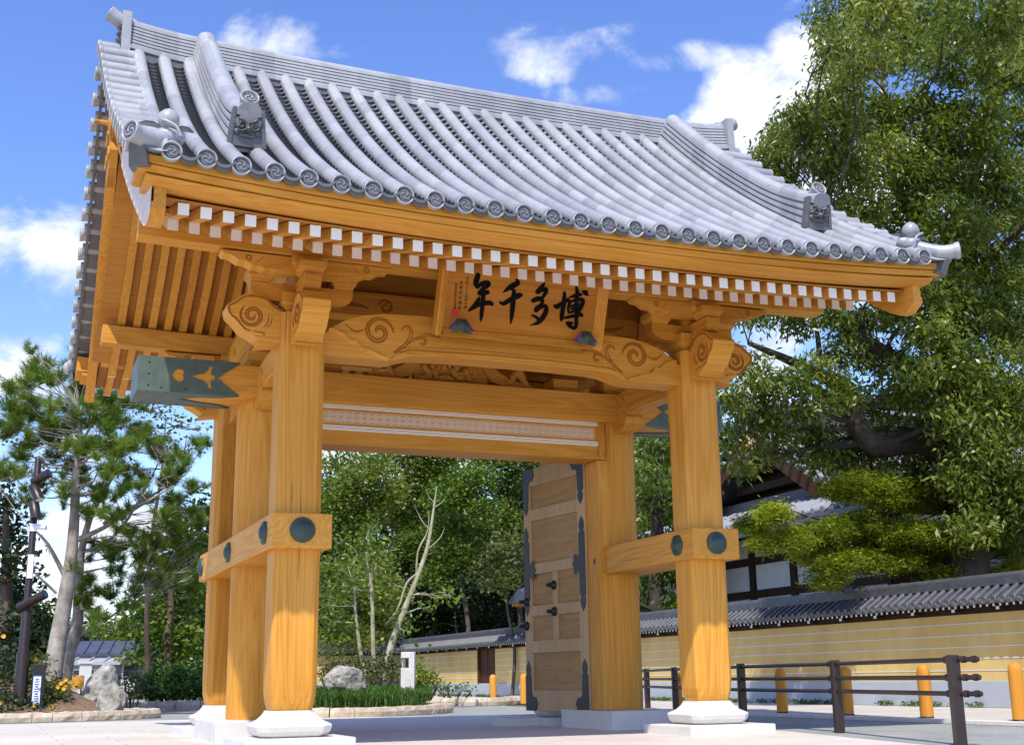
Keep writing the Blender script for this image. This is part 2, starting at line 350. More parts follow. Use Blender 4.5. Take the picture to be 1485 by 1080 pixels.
# ---- roof body: pan tiles, round tile rows, underside
rf = MB()
ts = np.linspace(.1, TE-.08, 22)
for s in (-1, 1):
    xs = np.linspace(-4.2, 4.2, 29)
    rf.loft([[(x, s*t, zs(t)-.075+so(x, t)) for t in ts]+[(x, s*t, zs(t)-.12+so(x, t)) for t in ts[::-1]] for x in xs], 2)
ROWX = [-3.912+.2891*i for i in range(28)]
def row_path(s, x):
    out = []; rad = []
    for a in np.arange(.12, TE-.02, .31):
        b = min(a+.305, TE-.035)
        for t, r in ((a, .0764), (b, .0761)): out.append((x, s*t, zs(t)+so(x, t))); rad.append(r)
    return out, rad
for s in (-1, 1):
    for x in ROWX:
        p, r = row_path(s, x); rf.tube(p, r, 12, 0)
    nc = 35; cs = np.linspace(.15, TE+.03, nc+1)
    for i in range(len(ROWX)-1):
        xa, xb = ROWX[i]+.05, ROWX[i+1]-.05
        us = np.linspace(-1, 1, 7)
        for j in range(nc):
            t0, t1 = cs[j], cs[j+1]; rows = []
            for t, dz in ((t0, -.020), (t1, .030), (t1-.020, -.022)):
                rows.append([((xa+xb)/2+u*(xb-xa)/2, s*t, zs(t)-.012-.055*(1-u*u)+dz+so((xa+xb)/2, t)) for u in us])
            n = 7; vs = rows[0]+rows[1]+rows[2]
            rf.add(vs, [(q, q+1, n+q+1, n+q) for q in range(6)], 1, True)
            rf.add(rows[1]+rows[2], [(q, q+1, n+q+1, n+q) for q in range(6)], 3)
        # eave lip of the pan tile: a curved face hanging under the last course
        vs = []
        for u in us: vs.append(((xa+xb)/2+u*(xb-xa)/2, s*(TE+.045), zs(TE)+.004-.050*(1-u*u)+sori((xa+xb)/2)))
        for u in us: vs.append(((xa+xb)/2+u*(xb-xa)/2, s*(TE+.045), zs(TE)-.020-.055*(1-u*u)+sori((xa+xb)/2)))
        for u in us: vs.append(((xa+xb)/2+u*(xb-xa)/2, s*(TE+.020), zs(TE)-.020-.055*(1-u*u)+sori((xa+xb)/2)))
        for u in us: vs.append(((xa+xb)/2+u*(xb-xa)/2, s*(TE+.012), zs(TE)-.045-.058*(1-u*u)+sori((xa+xb)/2)))
        rf.add(vs, [(r*7+q, r*7+q+1, r*7+8+q, r*7+7+q) for r in range(3) for q in range(6)], 2, False)
roof = rf.build('roof', ['tile', 'tile_pan', 'tile_dark', 'riser_shade'], gate)
def disc(mb, R=.09, depth=.06, O=(0, 0, 0), U=X_, V=Z_, N=-Y_, rays=False, mr=0, mf=1):
    O, U, V, N = (np.array(a, float) for a in (O, U, V, N)); n = 24; qs = np.linspace(0, 2*math.pi, n, endpoint=False)
    ring = lambda r, d: [O+U*r*math.cos(q)+V*r*math.sin(q)+N*d for q in qs]
    mb.loft([ring(R*.93, -depth), ring(R, -.012), ring(R, .0), ring(R*.97, .006), ring(R*.86, .006), ring(R*.82, -.010)], mr, True, True, False)
    mb.add(ring(R*.83, -.010), [tuple(range(n))], mf)
    mb.loft([ring(R*.70, -.0098), ring(R*.70, -.005), ring(R*.655, -.005), ring(R*.655, -.0098)], mf, True, True, False)
    for k_ in range(3):
        a0 = k_*2.094; pts = []
        for rr, da, w in ((.20, 0, .09), (.30, .45, .10), (.42, 1.0, .075), (.52, 1.6, .05), (.58, 2.2, .02)):
            pts.append((rr*R*math.cos(a0+da), rr*R*math.sin(a0+da), w*R*.8))
        brush(mb, pts, O, U, V, N, -.004, 2 if not rays else mr)
    if rays:
        for q in np.linspace(0, 2*math.pi, 20, endpoint=False):
            c, s_ = math.cos(q), math.sin(q); mb.add([O+(U*c+V*s_)*R*a+(-U*s_+V*c)*b*R+N*-.005 for a, b in ((.66, -.025), (.80, -.035), (.80, .035), (.66, .025))], [(0, 1, 2, 3)], mr)
    return mb
d0 = disc(MB(), .0875, .085).build('eave_end_tile', ['tile', 'tile_dark', 'tile_mid'], roof)
first = True
for s in (-1, 1):
    for x in ROWX:
        o = d0 if first else dup(d0); first = False
        o.location = (x, s*(TE+.035), zs(TE+.02)+sori(x)-.004); o.rotation_euler = (0, 0, 0 if s < 0 else math.pi)
# ---- verge: short cross tiles with end discs, on both gable edges
def xv(t): return 4.27+.09*(1-t/4.1)
NV = 17; tv = [.0]+list(np.linspace(.28, 4.02, NV-1))
vd = None
for sx in (-1, 1):
    vg = MB()
    for s in (-1, 1):
        for i, t in enumerate(tv):
            if i == 0 and s > 0: continue
            z = zs(t)+so(4.27, t)+(.0 if i else -.05)
            vg.tube([(sx*3.95, s*t, z-.012), (sx*(xv(t)-.02), s*t, z-.012)], .078, 12, 0)
            if i < NV-1:
                t2 = (tv[i]+tv[i+1])/2
                vg.tube([(sx*3.9, s*t2, zs(t2)+so(4.2, t2)-.055), (sx*(xv(t2)-.04), s*t2, zs(t2)+so(4.2, t2)-.055)], .07, 8, 1)
        # hanging verge plates under the discs
        tt = np.linspace(.0, 4.05, 18)
        for i in range(17):
            a, b = tt[i]+.004, tt[i+1]-.004; q = []
            for x in (sx*(xv(a)-.075), sx*(xv(a)-.11)):
                q += [(x, s*a, zs(a)+so(4.2, a)-.03), (x, s*b, zs(b)+so(4.2, b)-.03), (x, s*b, zs(b)+so(4.2, b)-.16), (x, s*a, zs(a)+so(4.2, a)-.16)]
            vg.add(q, [(0, 1, 2, 3), (4, 7, 6, 5), (0, 4, 5, 1), (1, 5, 6, 2), (2, 6, 7, 3), (3, 7, 4, 0)], 2)
    vo = vg.build('verge_tiles', ['tile', 'tile_pan', 'tile_dark'], roof)
    for s in (-1, 1):
        for i, t in enumerate(tv):
            if i == 0 and s > 0: continue
            if vd is None: vd = disc(MB(), .086, .04, U=-Y_, V=Z_, N=-X_).build('verge_end_tile', ['tile', 'tile_dark', 'tile_mid'], roof); o = vd
            else: o = dup(vd)
            o.location = (sx*xv(t), s*t, zs(t)+so(4.27, t)-.012+(.0 if i else -.05)); o.rotation_euler = (0, 0, 0 if sx < 0 else math.pi)
# ---- main ridge
RX = .035
def rso(x):
    a = abs(x-RX); return .07*(a/4)**2+.05*max(0, (a-3.3)/.75)**2
rp = []; z0 = 7.68; hw = .20
half = [(.225, z0-.02), (.225, z0+.022)]
zc = z0+.022
for i in range(7):
    w = .19-.007*i; half += [(w-.024, zc), (w-.024, zc+.014), (w, zc+.015), (w-.004, zc+.045)]; zc += .046
half += [(.10, zc), (.105, zc+.012)]
prof = half + [(.105*math.cos(q), zc+.016+.085*math.sin(q)) for q in np.linspace(.15, math.pi-.15, 9)] + [(-y, z) for y, z in half[::-1]]
rg = MB(); sweep_x(rg, prof, RX+np.linspace(-4.06, 4.06, 57), rso)
ridge = rg.build('ridge', 'tile', roof)
mo = MB()
for s in (-1, 1):   # dark mortar band between ridge and tile rows
    mo.loft([[(x, s*.10, 7.52+rso(x)), (x, s*.21, 7.52+rso(x)), (x, s*.205, 7.69+rso(x)), (x, s*.1, 7.69+rso(x))] for x in np.linspace(-4.0, 4.0, 21)])
mo.build('ridge_mortar', 'tile_dark', ridge)
def demon_tile(W0, W1, H, th, face=True):
    """ridge end tile in local coordinates: bottom centre at the origin, facing -Y"""
    b = MB()
    b.plate([(-W0/2, 0), (W0/2, 0), (W1/2, H), (-W1/2, H)], [], (0, 0, 0), X_, Z_, -Y_, th, 0)
    wf = lambda v: (W0+(W1-W0)*v/H)/2
    for sx in (-1, 1):
        b.plate([(sx*(wf(0)-.0), 0), (sx*(wf(0)-.035), 0), (sx*(wf(H)-.035), H), (sx*wf(H), H)], [], (0, -th, 0), X_, Z_, -Y_, .014, 0)
        for v in np.linspace(.03, H-.03, 10): o_ = len(b.v); b.lathe([(.008, 0), (.007, .003), (0.001, .005)], (0, 0, 0), 8, 1, True); b.fx(o_, lambda x, y, z: (x+sx*(wf(v)-.018), -th-.013-z, y+v))
        def blob(cx, cz, rx, rz, d, tilt=0):
            o = len(b.v); b.lathe([(1, 0), (.93, .35), (.7, .7), (.35, .93), (.02, 1)], (0, 0, 0), 14, 1, True)
            ct, st = math.cos(tilt), math.sin(tilt)
            for i in range(o, len(b.v)):
                x, y, z = b.v[i]; x, y = x*rx, y*rz; b.v[i] = (cx+x*ct-y*st, -th-z*d, cz+x*st+y*ct)
        blob(sx*W1*.24, H*.52, W1*.17, H*.07, .035, sx*-.2); blob(sx*W1*.20, H*.66, W1*.20, H*.06, .06, sx*.55); blob(sx*W1*.33, H*.36, W1*.11, H*.09, .03)
        S = [(x, z) for x, z in spiral(sx*W1*.2, H*.52, .012, .055, 1.4, 0, 20, sx)]
        b.tube([(x, -th-.038, z) for x, z in S], .007, 6, 1)
    blob(0, H*.44, W1*.12, H*.10, .07); blob(0, H*.27, W1*.30, H*.06, .03)
    return b
# ---- ridge end ornaments with projecting tube
for sx in (-1, 1):
    e = demon_tile(.46, .40, .52, .09); o = e.build('ridge_end_ornament', ['tile', 'tile_dark'], roof)
    o.rotation_euler = (0, 0, -math.pi/2 if sx < 0 else math.pi/2); o.location = (RX+sx*4.05, 0, 7.74)
    t = MB(); p0 = np.array([RX+sx*4.0, 0, 8.17]); pts = smooth([p0, p0+[sx*.14, 0, .035], p0+[sx*.27, 0, .11]], 5)
    t.tube(pts, [.09]*len(pts), 16, 0); ax = np.array([sx*.87, 0, .5]); ax /= np.linalg.norm(ax); vv = np.cross(ax, Y_)
    disc(t, .095, .05, pts[-1]+ax*.02, Y_*sx, vv*(-1 if sx > 0 else 1)*sx, ax, True, 0, 1); t.build('projecting_tube', ['tile', 'tile_dark'], roof, recalc=False)
# ---- descending ridges with demon tiles
def desc_ridge():
    d = MB(); rings = []; DX = .0
    for t in np.linspace(.12, 3.22, 26):
        z = zs(t)+.03; k_ = max(0, (t-2.2)/1.02); h = .26+.10*k_*k_; ring = [(.165, -.03), (.165, .02), (.115, .022)]
        for i in range(4):
            a = .03+(h-.03)*i/4; b_ = .03+(h-.03)*(i+1)/4; w = .135-.008*i; ring += [(w-.03, a), (w-.03, a+(b_-a)*.32), (w, a+(b_-a)*.36), (w-.004, b_-.004)]
        half = ring; top = [(.105*math.cos(q), h+.075*math.sin(q)) for q in np.linspace(.1, math.pi-.1, 9)]
        full = half+top+[(-x, q) for x, q in half[::-1]]
        tl = np.array([0, -1, -.95+.097*t]); tl /= np.linalg.norm(tl); up = np.array([0, tl[2], -tl[1]])
        rings.append([np.array([x, -t, z])+up*q for x, q in full])
    d.loft(rings, 0); return d
DXR = 3.16
dr = desc_ridge().build('descending_ridge', 'tile', roof)
ot = demon_tile(.36, .29, .36, .07).build('demon_face_tile', ['tile_dark', 'tile_dark'], dr)
t_e = 3.26; ot.location = (0, -t_e+.03, zs(t_e)+.055); ot.rotation_euler = (R_(9), 0, 0)
tb = MB(); p0 = np.array([0, -t_e+.14, zs(t_e)+.055+.36]); pts = smooth([p0+[0, .20, -.02], p0, p0+[0, -.14, .035], p0+[0, -.24, .085]], 4)
tb.tube(pts, .082, 16, 0); ax = np.array([0, -.9, .38]); ax /= np.linalg.norm(ax); disc(tb, .09, .05, pts[-1]+ax*.02, X_, np.cross(X_, ax)*-1, ax, True, 0, 1)
tb.build('tube_end_tile', ['tile', 'tile_dark'], dr, recalc=False)
dr.location = (-DXR, 0, sori(DXR))
for x, rz in ((DXR, 0), (-DXR, math.pi), (DXR, math.pi)): dup(dr, roof, (x, 0, sori(DXR)), rz)
# ---- corner tiles and peach ornaments
def corner():
    c = MB()   # left front corner, mirrored later
    p = smooth([(-3.84, -3.80, zs(3.80)+.075), (-3.98, -3.98, zs(3.98)+.055), (-4.12, -4.11, zs(4.08)+.045), (-4.25, -4.21, zs(4.1)+.06)], 5)
    c.tube(p, .078, 16, 0); ax = p[-1]-p[-3]; ax /= np.linalg.norm(ax); U = np.cross(ax, Z_); U /= np.linalg.norm(U); disc(c, .092, .05, p[-1]+ax*.02, U, np.cross(U, ax), ax, True, 0, 1)
    c.loft([[(-3.92, -4.10, zs(4.1)-.02), (-4.02, -4.16, zs(4.1)-.055), (-4.14, -4.17, zs(4.1)-.04), (-4.24, -4.16, zs(4.1)+.05), (-4.28, -4.12, zs(4.1)+.12)],
            [(-3.92, -4.02, zs(4.1)+.06), (-4.02, -4.03, zs(4.1)+.055), (-4.12, -4.03, zs(4.1)+.06), (-4.2, -4.02, zs(4.1)+.11), (-4.24, -4.0, zs(4.1)+.16)]], 0, True, False)
    c.loft([[(-4.14, -4.17, zs(4.1)+.03), (-4.26, -4.10, zs(4.1)+.03), (-4.24, -4.02, zs(4.1)-.17), (-4.10, -4.10, zs(4.1)-.15)], [(-4.10, -4.05, zs(4.1)+.03), (-4.20, -3.96, zs(4.1)+.03), (-4.20, -3.9, zs(4.1)-.17), (-4.04, -3.98, zs(4.1)-.15)]], 1)
    return c
c0 = corner(); pch = MB(); PC = np.array([-3.93, -3.88, zs(3.88)+sori(3.9)+.07])
pch.lathe([(.11, -.02), (.125, .02), (.10, .065), (.05, .085), (.001, .09)], PC, 18, 0)
pch.lathe([(.02, .08), (.06, .10), (.088, .14), (.094, .18), (.08, .225), (.045, .258), (.012, .275), (.001, .285)], PC+[0, -.01, 0], 18, 0)
for a, l in ((2.9, .26), (.35, .24), (4.4, .15)):
    dv = np.array([math.cos(a), math.sin(a)*.6, .0]); sv = np.array([-dv[1], dv[0], 0])
    q = [PC+[0, 0, .10]+dv*l*f+sv*w*sg+np.array([0, 0, dz]) for f, w, dz in ((.15, .01, 0), (.45, .05, .035), (.75, .04, .04), (1, .004, .025)) for sg in (-1, 1)]
    pch.add(q+[v-[0, 0, .012] for v in q], [(0, 1, 3, 2), (2, 3, 5, 4), (4, 5, 7, 6), (9, 8, 10, 11), (11, 10, 12, 13), (13, 12, 14, 15)], 0, True)
pch.tube(smooth([PC+[.02, -.02, .09], PC+[-.06, -.12, .12], PC+[.05, -.16, .06], PC+[.09, -.15, -.02]], 5), .014, 8, 0)
for sx in (-1, 1):
    for s in (-1, 1):
        for src, nm, mats in ((c0, 'corner_tile', ['tile', 'tile_dark']), (pch, 'peach_ornament', ['tile'])):
            b = MB(); b.v = [(-x*sx, -y*s, z+(sori(4.1) if nm == 'corner_tile' else 0)) for x, y, z in src.v]; b.f = list(src.f); b.mi = list(src.mi); b.sm = list(src.sm); b.build(nm, mats, roof)
# ---- eave timber: fascia, rafters, boards (front half, then turned to the rear)
xs_e = np.linspace(-4.17, 4.17, 25)
rs = lambda x: .75*sori(x)
def front_rear(o): return o, dup(o, gate, (0, 0, 0), math.pi)
fa = sweep_x(MB(), [(-4.06, 4.655), (-4.055, 4.725), (-3.6, 4.86), (-3.6, 4.66)], xs_e, sori)
front_rear(fa.build('eave_batten', 'wood_x', gate, .006))
fa = sweep_x(MB(), [(-4.03, 4.648), (-4.005, 4.598), (-3.965, 4.594), (-3.5, 4.63), (-3.5, 4.652)], xs_e, sori)
front_rear(fa.build('eave_plank', 'wood_x', gate, .006))
fa = sweep_x(MB(), [(-3.985, 4.591), (-3.945, 4.564), (-3.87, 4.542), (-3.78, 4.540), (-3.5, 4.59), (-3.5, 4.626)], np.linspace(-4.10, 4.10, 25), lambda x: sori(x)*.9)
front_rear(fa.build('eave_fascia', 'wood_x', gate, .004))
ki = sweep_x(MB(), [(-3.035, 4.652), (-3.035, 4.705), (-2.90, 4.75), (-2.90, 4.69)], np.linspace(-3.9, 3.9, 25), rs)
front_rear(ki.build('rafter_bearer', 'wood_x', gate, .004))
RXS = np.linspace(-3.744, 3.744, 40)
def rafter(y0, z0, y1, sl, hw=.046, hh=.05, cap=.007):
    b = MB(); d = np.array([0, 1, sl]); d /= np.linalg.norm(d); up = np.array([0, -d[2], d[1]])
    f = lambda y: np.array([0, y, z0+(y-y0)*sl]); ring = lambda c: [c+X_*sx*hw+up*sz*hh for sx, sz in ((-1, -1), (1, -1), (1, 1), (-1, 1))]
    ve = lambda c: [np.array([sx*hw, c[1], c[2]+sz*hh/d[1]]) for sx, sz in ((-1, -1), (1, -1), (1, 1), (-1, 1))]
    b.loft([ve(f(y0+cap)), ve(f(y1))], 0)
    vg_ = [np.array([sx*(hw+.0015), y0, z0+sz*(hh/d[1]+.0015)]) for sx, sz in ((-1, -1), (1, -1), (1, 1), (-1, 1))]
    b.loft([vg_, [v+np.array([0, cap+.001, sl*cap]) for v in vg_]], 1)
    return b
fr = rafter(-3.708, 4.518-.055, -2.70, .30).build('flying_rafter', ['wood_y', 'white_paint'], gate)
def rafter2():
    b = rafter(-3.0, 4.597-.025, -2.1, .47); o_ = len(b.v); hw, hh = .046, .05; P = [(-2.101, 4.572+.899*.47), (-1.4, 5.43), (-.7, 6.0), (-.02, 6.63)]
    b.loft([[(sx*hw, y, z+sz*hh*1.15) for sx, sz in ((-1, -1), (1, -1), (1, 1), (-1, 1))] for y, z in P], 0); return b
lr = rafter2().build('rafter', ['wood_y', 'white_paint'], gate)
n = 0
for s in (-1, 1):
    for x in RXS:
        for o, dz in ((fr, .055), (lr, .025)):
            c = o if n < 2 else dup(o, gate); n += 1
            c.location = (x, 0, rs(x)); c.rotation_euler = (0, 0, 0 if s < 0 else math.pi)
bd = MB(); sweep_x(bd, [(-3.72, 4.52), (-2.7, 4.825), (-2.7, 4.845), (-3.72, 4.54)], np.linspace(-3.9, 3.9, 13), rs, 0)
sweep_x(bd, [(-2.92, 4.675), (-2.1, 5.06), (-1.4, 5.495), (-.7, 6.065), (0, 6.70), (0, 6.73), (-.7, 6.09), (-1.4, 5.52), (-2.1, 5.085), (-2.92, 4.70)], np.linspace(-4.02, 4.02, 13), rs, 0)
front_rear(bd.build('roof_boarding', 'board', gate))
cl_ = MB(); T = np.linspace(.02, 3.7, 20); bo = lambda t: float(np.interp(t, [0, .7, 1.4, 2.1, 2.92, 3.7], [6.72, 6.08, 5.51, 5.075, 4.69, 4.56]))
for sx in (-1, 1): cl_.plate([(-t, zs(t)-.13+so(3.9, t)) for t in T]+[(-t, bo(t)+.1) for t in T[::-1]], [], (sx*3.93-.015, 0, 0), Y_, Z_, X_, .03)
front_rear(cl_.build('verge_lining', 'wood_y', gate))
# ---- bargeboards
def bx_(y): return .13*(1-min(1, abs(y)/3.86))
def barge(sx):
    T = np.linspace(0, 3.86, 30); top = [(-t, zs(t)-.135+so(4, t)) for t in T]; hgt = lambda t: .68+.06*(1-t/3.86)**2
    bot = [(-t, zs(t)-.135+so(4, t)-hgt(t)+(.24*((t-3.46)/.40)**2.4 if t > 3.46 else 0)) for t in T]
    b = MB(); b.plate(top+bot[::-1], [], (sx*4.01 if sx < 0 else 3.91, 0, 0), Y_, Z_, X_, .10, 0)
    b.plate([(y, z-.0) for y, z in bot]+[(y, z+.07) for y, z in bot[::-1]], [], (-4.028 if sx < 0 else 4.01, 0, 0), Y_, Z_, X_, .018, 0)
    b.fx(0, lambda x, y, z: (x+sx*bx_(y), y, z)); return b
for sx in (-1, 1):
    b = barge(sx)
    for s in (-1, 1):
        q = MB(); q.v = [(x, -y*s, z) for x, y, z in b.v]; q.f = list(b.f); q.mi = list(b.mi); q.sm = list(b.sm); o = q.build('bargeboard', 'wood_y', gate, .006)
        if sx < 0 and s < 0:
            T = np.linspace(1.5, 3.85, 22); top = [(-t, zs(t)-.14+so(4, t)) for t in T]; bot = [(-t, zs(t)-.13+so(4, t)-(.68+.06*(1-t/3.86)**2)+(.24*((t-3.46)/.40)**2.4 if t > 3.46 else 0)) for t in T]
            w_ = MB().plate(top+bot[::-1], [], (-4.031, 0, 0), Y_, Z_, -X_, .010, 0); w_.fx(0, lambda x, y, z: (x-bx_(y), y, z)); w_.build('pale_face', 'pale_board', o)  # paler colour on the outer face towards the eave end
# ---- gable pendants
def pendant():
    b = MB(); out = [(-.05, .45), (.05, .45), (.09, .30), (.22, .26), (.30, .12), (.26, -.02), (.16, -.05), (.20, -.18), (.14, -.33), (.05, -.38), (0, -.47), (-.05, -.38), (-.14, -.33), (-.20, -.18), (-.16, -.05), (-.26, -.02), (-.30, .12), (-.22, .26), (-.09, .30)]
    b.plate([(x*1.25, y*1.25) for x, y in out], [], (-4.16, 0, 6.70), Y_, Z_, X_, .08, 0)
    for s in (-1, 1):
        b.tube([(-4.17, y, z-.08) for y, z in spiral(s*.2, 6.85, .02, .12, 1.6, 0, 20, s)], .018, 6, 0); b.tube([(-4.17, y, z-.08) for y, z in spiral(s*.12, 6.55, .02, .09, 1.4, 1, 18, -s)], .016, 6, 0)
    o_ = len(b.v); b.lathe([(.10, 0), (.10, .02), (.05, .03), (.03, .03), (.026, .16), (.03, .165), (.001, .167)], (0, 0, 0), 12, 0); b.fx(o_, lambda x, y, z: (-4.16-z, x, y+6.9))
    return b
po = pendant().build('gable_pendant', 'carved', gate); dup(po, gate, (0, 0, 0), math.pi)
# ---- purlins
pu = MB(); sweep_x(pu, [(-2.215, 4.757), (-2.215, 4.945), (-2.0, 5.0), (-1.985, 5.0), (-1.985, 4.757)], np.linspace(-3.97, 3.97, 9), lambda x: .35*sori(x)); front_rear(pu.build('eave_purlin', 'wood_x', gate, .008))
MB().box(-3.9, 3.9, -.14, .14, 6.25, 6.56).build('ridge_purlin', 'wood_x', gate, .01)
# ---- posts, pillars, stones
def post(cx, cy, front):
    h, ch = .226, .06; rings = []
    for z, k_ in ((.338, .82), (.355, .86), (.40, .915), (.47, .965), (.56, .99), (.66, 1.), (4.22, 1.)):
        rings.append([(x, y, z) for x, y in chamfer_sq(cx, cy, h*k_, ch*k_)])
    rings = [[(x, y, z) for x, y, z in r] for r in rings]
    return MB().loft(rings)
def base_stone(cx, cy):
    b = MB(); rings = []
    for z, h in ((.098, .28), (.115, .315), (.15, .345), (.195, .358), (.215, .352), (.222, .33), (.25, .275), (.29, .235), (.32, .215), (.337, .212)):
        rings.append([(x, y, z) for x, y in chamfer_sq(cx, cy, h, h*.27)])
    b.loft(rings); return b
PX, PY = 2.30, 1.862
for sx in (-1, 1):
    for sy in (-1, 1):
        o = post(sx*PX, sy*PY, sy < 0).build('post', 'wood_z', gate, .012)
        base_stone(sx*PX, sy*PY).build('base_stone', 'granite', gate, .012)
        MB().box(sx*PX-.52, sx*PX+.52, sy*PY-.52, sy*PY+.52, -.02, .096).build('foot_slab', 'granite', gate, .012)
PYC = .14
for sx in (-1, 1):
    b = MB(); n = 32; b.lathe([(.262, .208), (.272, .24), (.272, 3.6), (.26, 3.755)], (sx*2.28, PYC, 0), 32, 0); b.build('pillar', 'wood_z', gate)
    MB().box(min(sx*1.83, sx*2.76), max(sx*1.83, sx*2.76), -.50, .95, -.02, .21).build('pillar_block', 'granite', gate, .01)
    MB().box(min(sx*1.35, sx*1.80), max(sx*1.35, sx*1.80), 1.55, 2.15, -.02, .10).build('door_stop_stone', 'granite', gate, .01)
    MB().box(min(sx*1.95, sx*2.16), max(sx*1.95, sx*2.16), -.05, .30, .212, 3.27).build('door_jamb', 'wood_z', gate, .008)
# ---- side tie beams with bronze bosses
def boss(mb, O, U, V, N, R, flower=False):
    O, U, V, N = (np.array(a, float) for a in (O, U, V, N)); n = 36; qs = np.linspace(0, 2*math.pi, n, endpoint=False)
    ring = lambda r, d: [O+(U*math.cos(q)+V*math.sin(q))*r*((.90+.10*abs(math.cos(3*q))) if flower else 1)+N*d for q in qs]
    mb.loft([ring(R, -.002), ring(R, .018), ring(R*.93, .026), ring(R*.62, .030), ring(R*.56, .045), ring(R*.30, .058), ring(R*.05, .062)], 0, True)
for sx in (-1, 1):
    tb_ = MB().box(sx*PX-.293, sx*PX+.293, -2.225, 2.225, 1.842, 2.176).build('tie_beam', 'wood_y', gate, .012)
    for y in (-1.885, .10, 2.04):
        for f in (-1, 1):
            b = MB(); boss(b, (sx*PX+f*.293, y, 2.012), Y_, Z_, X_*f, .118, True); b.build('bronze_boss', 'patina_dark', tb_)
    for s in (-1, 1):
        b = MB(); boss(b, (sx*PX, s*2.225, 2.012), X_, Z_, Y_*s, .122); b.build('bronze_boss', 'patina_dark', tb_)
# ---- main crossbeam with bronze caps
kb = MB().box(-3.66, 3.66, -.20, .46, 3.745, 4.105).build('main_crossbeam', 'wood_x', gate, .012)
def heart(cx, cz, s): return [(cx+s*x, cz+s*z) for x, z in ((-1.0, 0.02), (-.75, .42), (-.45, .80), (-.05, .95), (.35, .85), (.62, .55), (.62, .2), (.48, 0.0), (.62, -.2), (.62, -.55), (.35, -.85), (-.05, -.95), (-.45, -.8), (-.75, -.42))][::-1]
def fleur(x0, cz, s): return [(x0+s*x, cz+s*z) for x, z in ((0, 0), (.55, .2), (1.0, .30), (1.35, .62), (1.42, .98), (1.72, .92), (1.62, .55), (1.58, .30), (1.95, .12), (1.95, -.12), (1.58, -.30), (1.62, -.55), (1.72, -.92), (1.42, -.98), (1.35, -.62), (1.0, -.30), (.55, -.2))]
for sx in (-1, 1):
    cp = MB(); x0 = -3.70; zc_ = 3.925
    e = [(x0, -.198), (-2.62, -.198), (-2.60, -.185), (-2.72, -.10), (-2.78, -.06), (-2.80, -.03), (-2.86, 0), (-2.80, .03), (-2.78, .06), (-2.72, .10), (-2.60, .185), (-2.62, .198), (x0, .198)]
    holes = [heart(-3.27, 0, .082), fleur(-3.14, 0, .135)]
    for y, N in ((-.204, -Y_), (.464, Y_)): cp.plate(e, holes, (0, y, zc_), X_, Z_, N, .010, 0)
    eb = [(x0, -.34), (-2.75, -.34), (-2.60, -.31), (-2.75, -.20), (-2.88, -.16), (-3.0, -.13), (-3.12, -.06), (-3.24, 0), (-3.12, .06), (-3.0, .13), (-2.88, .16), (-2.75, .20), (-2.60, .31), (-2.75, .34), (x0, .34)]
    cp.plate(eb, [], (0, .13, 3.7405), X_, Y_, -Z_, .010, 0); cp.plate(eb, [], (0, .13, 4.1095), X_, Y_, Z_, .010, 0)
    cp.box(-3.715, -3.664, -.216, .476, 3.728, 4.122, 0)
    for y0 in (-.216, .466): cp.box(-3.663, -3.63, y0, y0+.010, 3.728, 4.122, 0)
    for u, v in ((-3.60, .13), (-3.60, 0), (-3.60, -.13), (-3.46, -.15), (-3.2, -.16)):
        for y, sg in ((-.214, -1), (.474, 1)):
            o_ = len(cp.v); cp.lathe([(.013, 0), (.012, .006), (.001, .011)], (0, 0, 0), 8, 1); cp.fx(o_, lambda x, y_, z: (u+x, y+sg*z, zc_+v+y_))
    for u, v in ((-3.6, .26), (-3.6, -.26), (-3.4, .28), (-3.4, -.28), (-3.2, .28)):
        o_ = len(cp.v); cp.lathe([(.012, 0), (.011, .005), (.001, .009)], (0, 0, 0), 8, 1); cp.fx(o_, lambda x, y_, z: (u+x, .13+v+y_, 3.7305-z))
    if sx > 0: cp.v = [(-x, y, z) for x, y, z in cp.v]
    cp.build('bronze_cap', ['patina', 'patina_dark'], kb)
# ---- lintel with woven pattern
ln = MB(); ln.box(-2.05, 2.05, -.09, .34, 3.275, 3.743); ln.box(-2.05, 2.05, -.0899, .2, 3.7435, 3.757)
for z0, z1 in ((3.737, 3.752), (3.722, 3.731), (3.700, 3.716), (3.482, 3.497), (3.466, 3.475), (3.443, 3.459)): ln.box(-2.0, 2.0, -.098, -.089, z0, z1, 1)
lo = ln.build('lintel', ['wood_x', 'white_paint', 'groove_shade'], gate)
for x0, x1, z0, z1 in ((1.955, 2.0, 3.30, 3.74), (-2.0, -1.955, 3.30, 3.74)): MB().box(x0, x1, -.118, -.0905, z0, z1).build('end_trim', 'wood_z', lo, .004)
pt = MB(); L_ = .094; z_ = 3.599; hb = .072; W2 = .0040
def seg(x0, z0, x1, z1, w=W2):
    d = np.array([x1-x0, z1-z0]); d /= np.linalg.norm(d); nx, nz = -d[1]*w, d[0]*w
    pt.add([(x0+nx, -.0935, z0+nz), (x1+nx, -.0935, z1+nz), (x1-nx, -.0935, z1-nz), (x0-nx, -.0935, z0-nz)], [(0, 1, 2, 3)])
nrep = int(3.9/L_); W2 = .0048
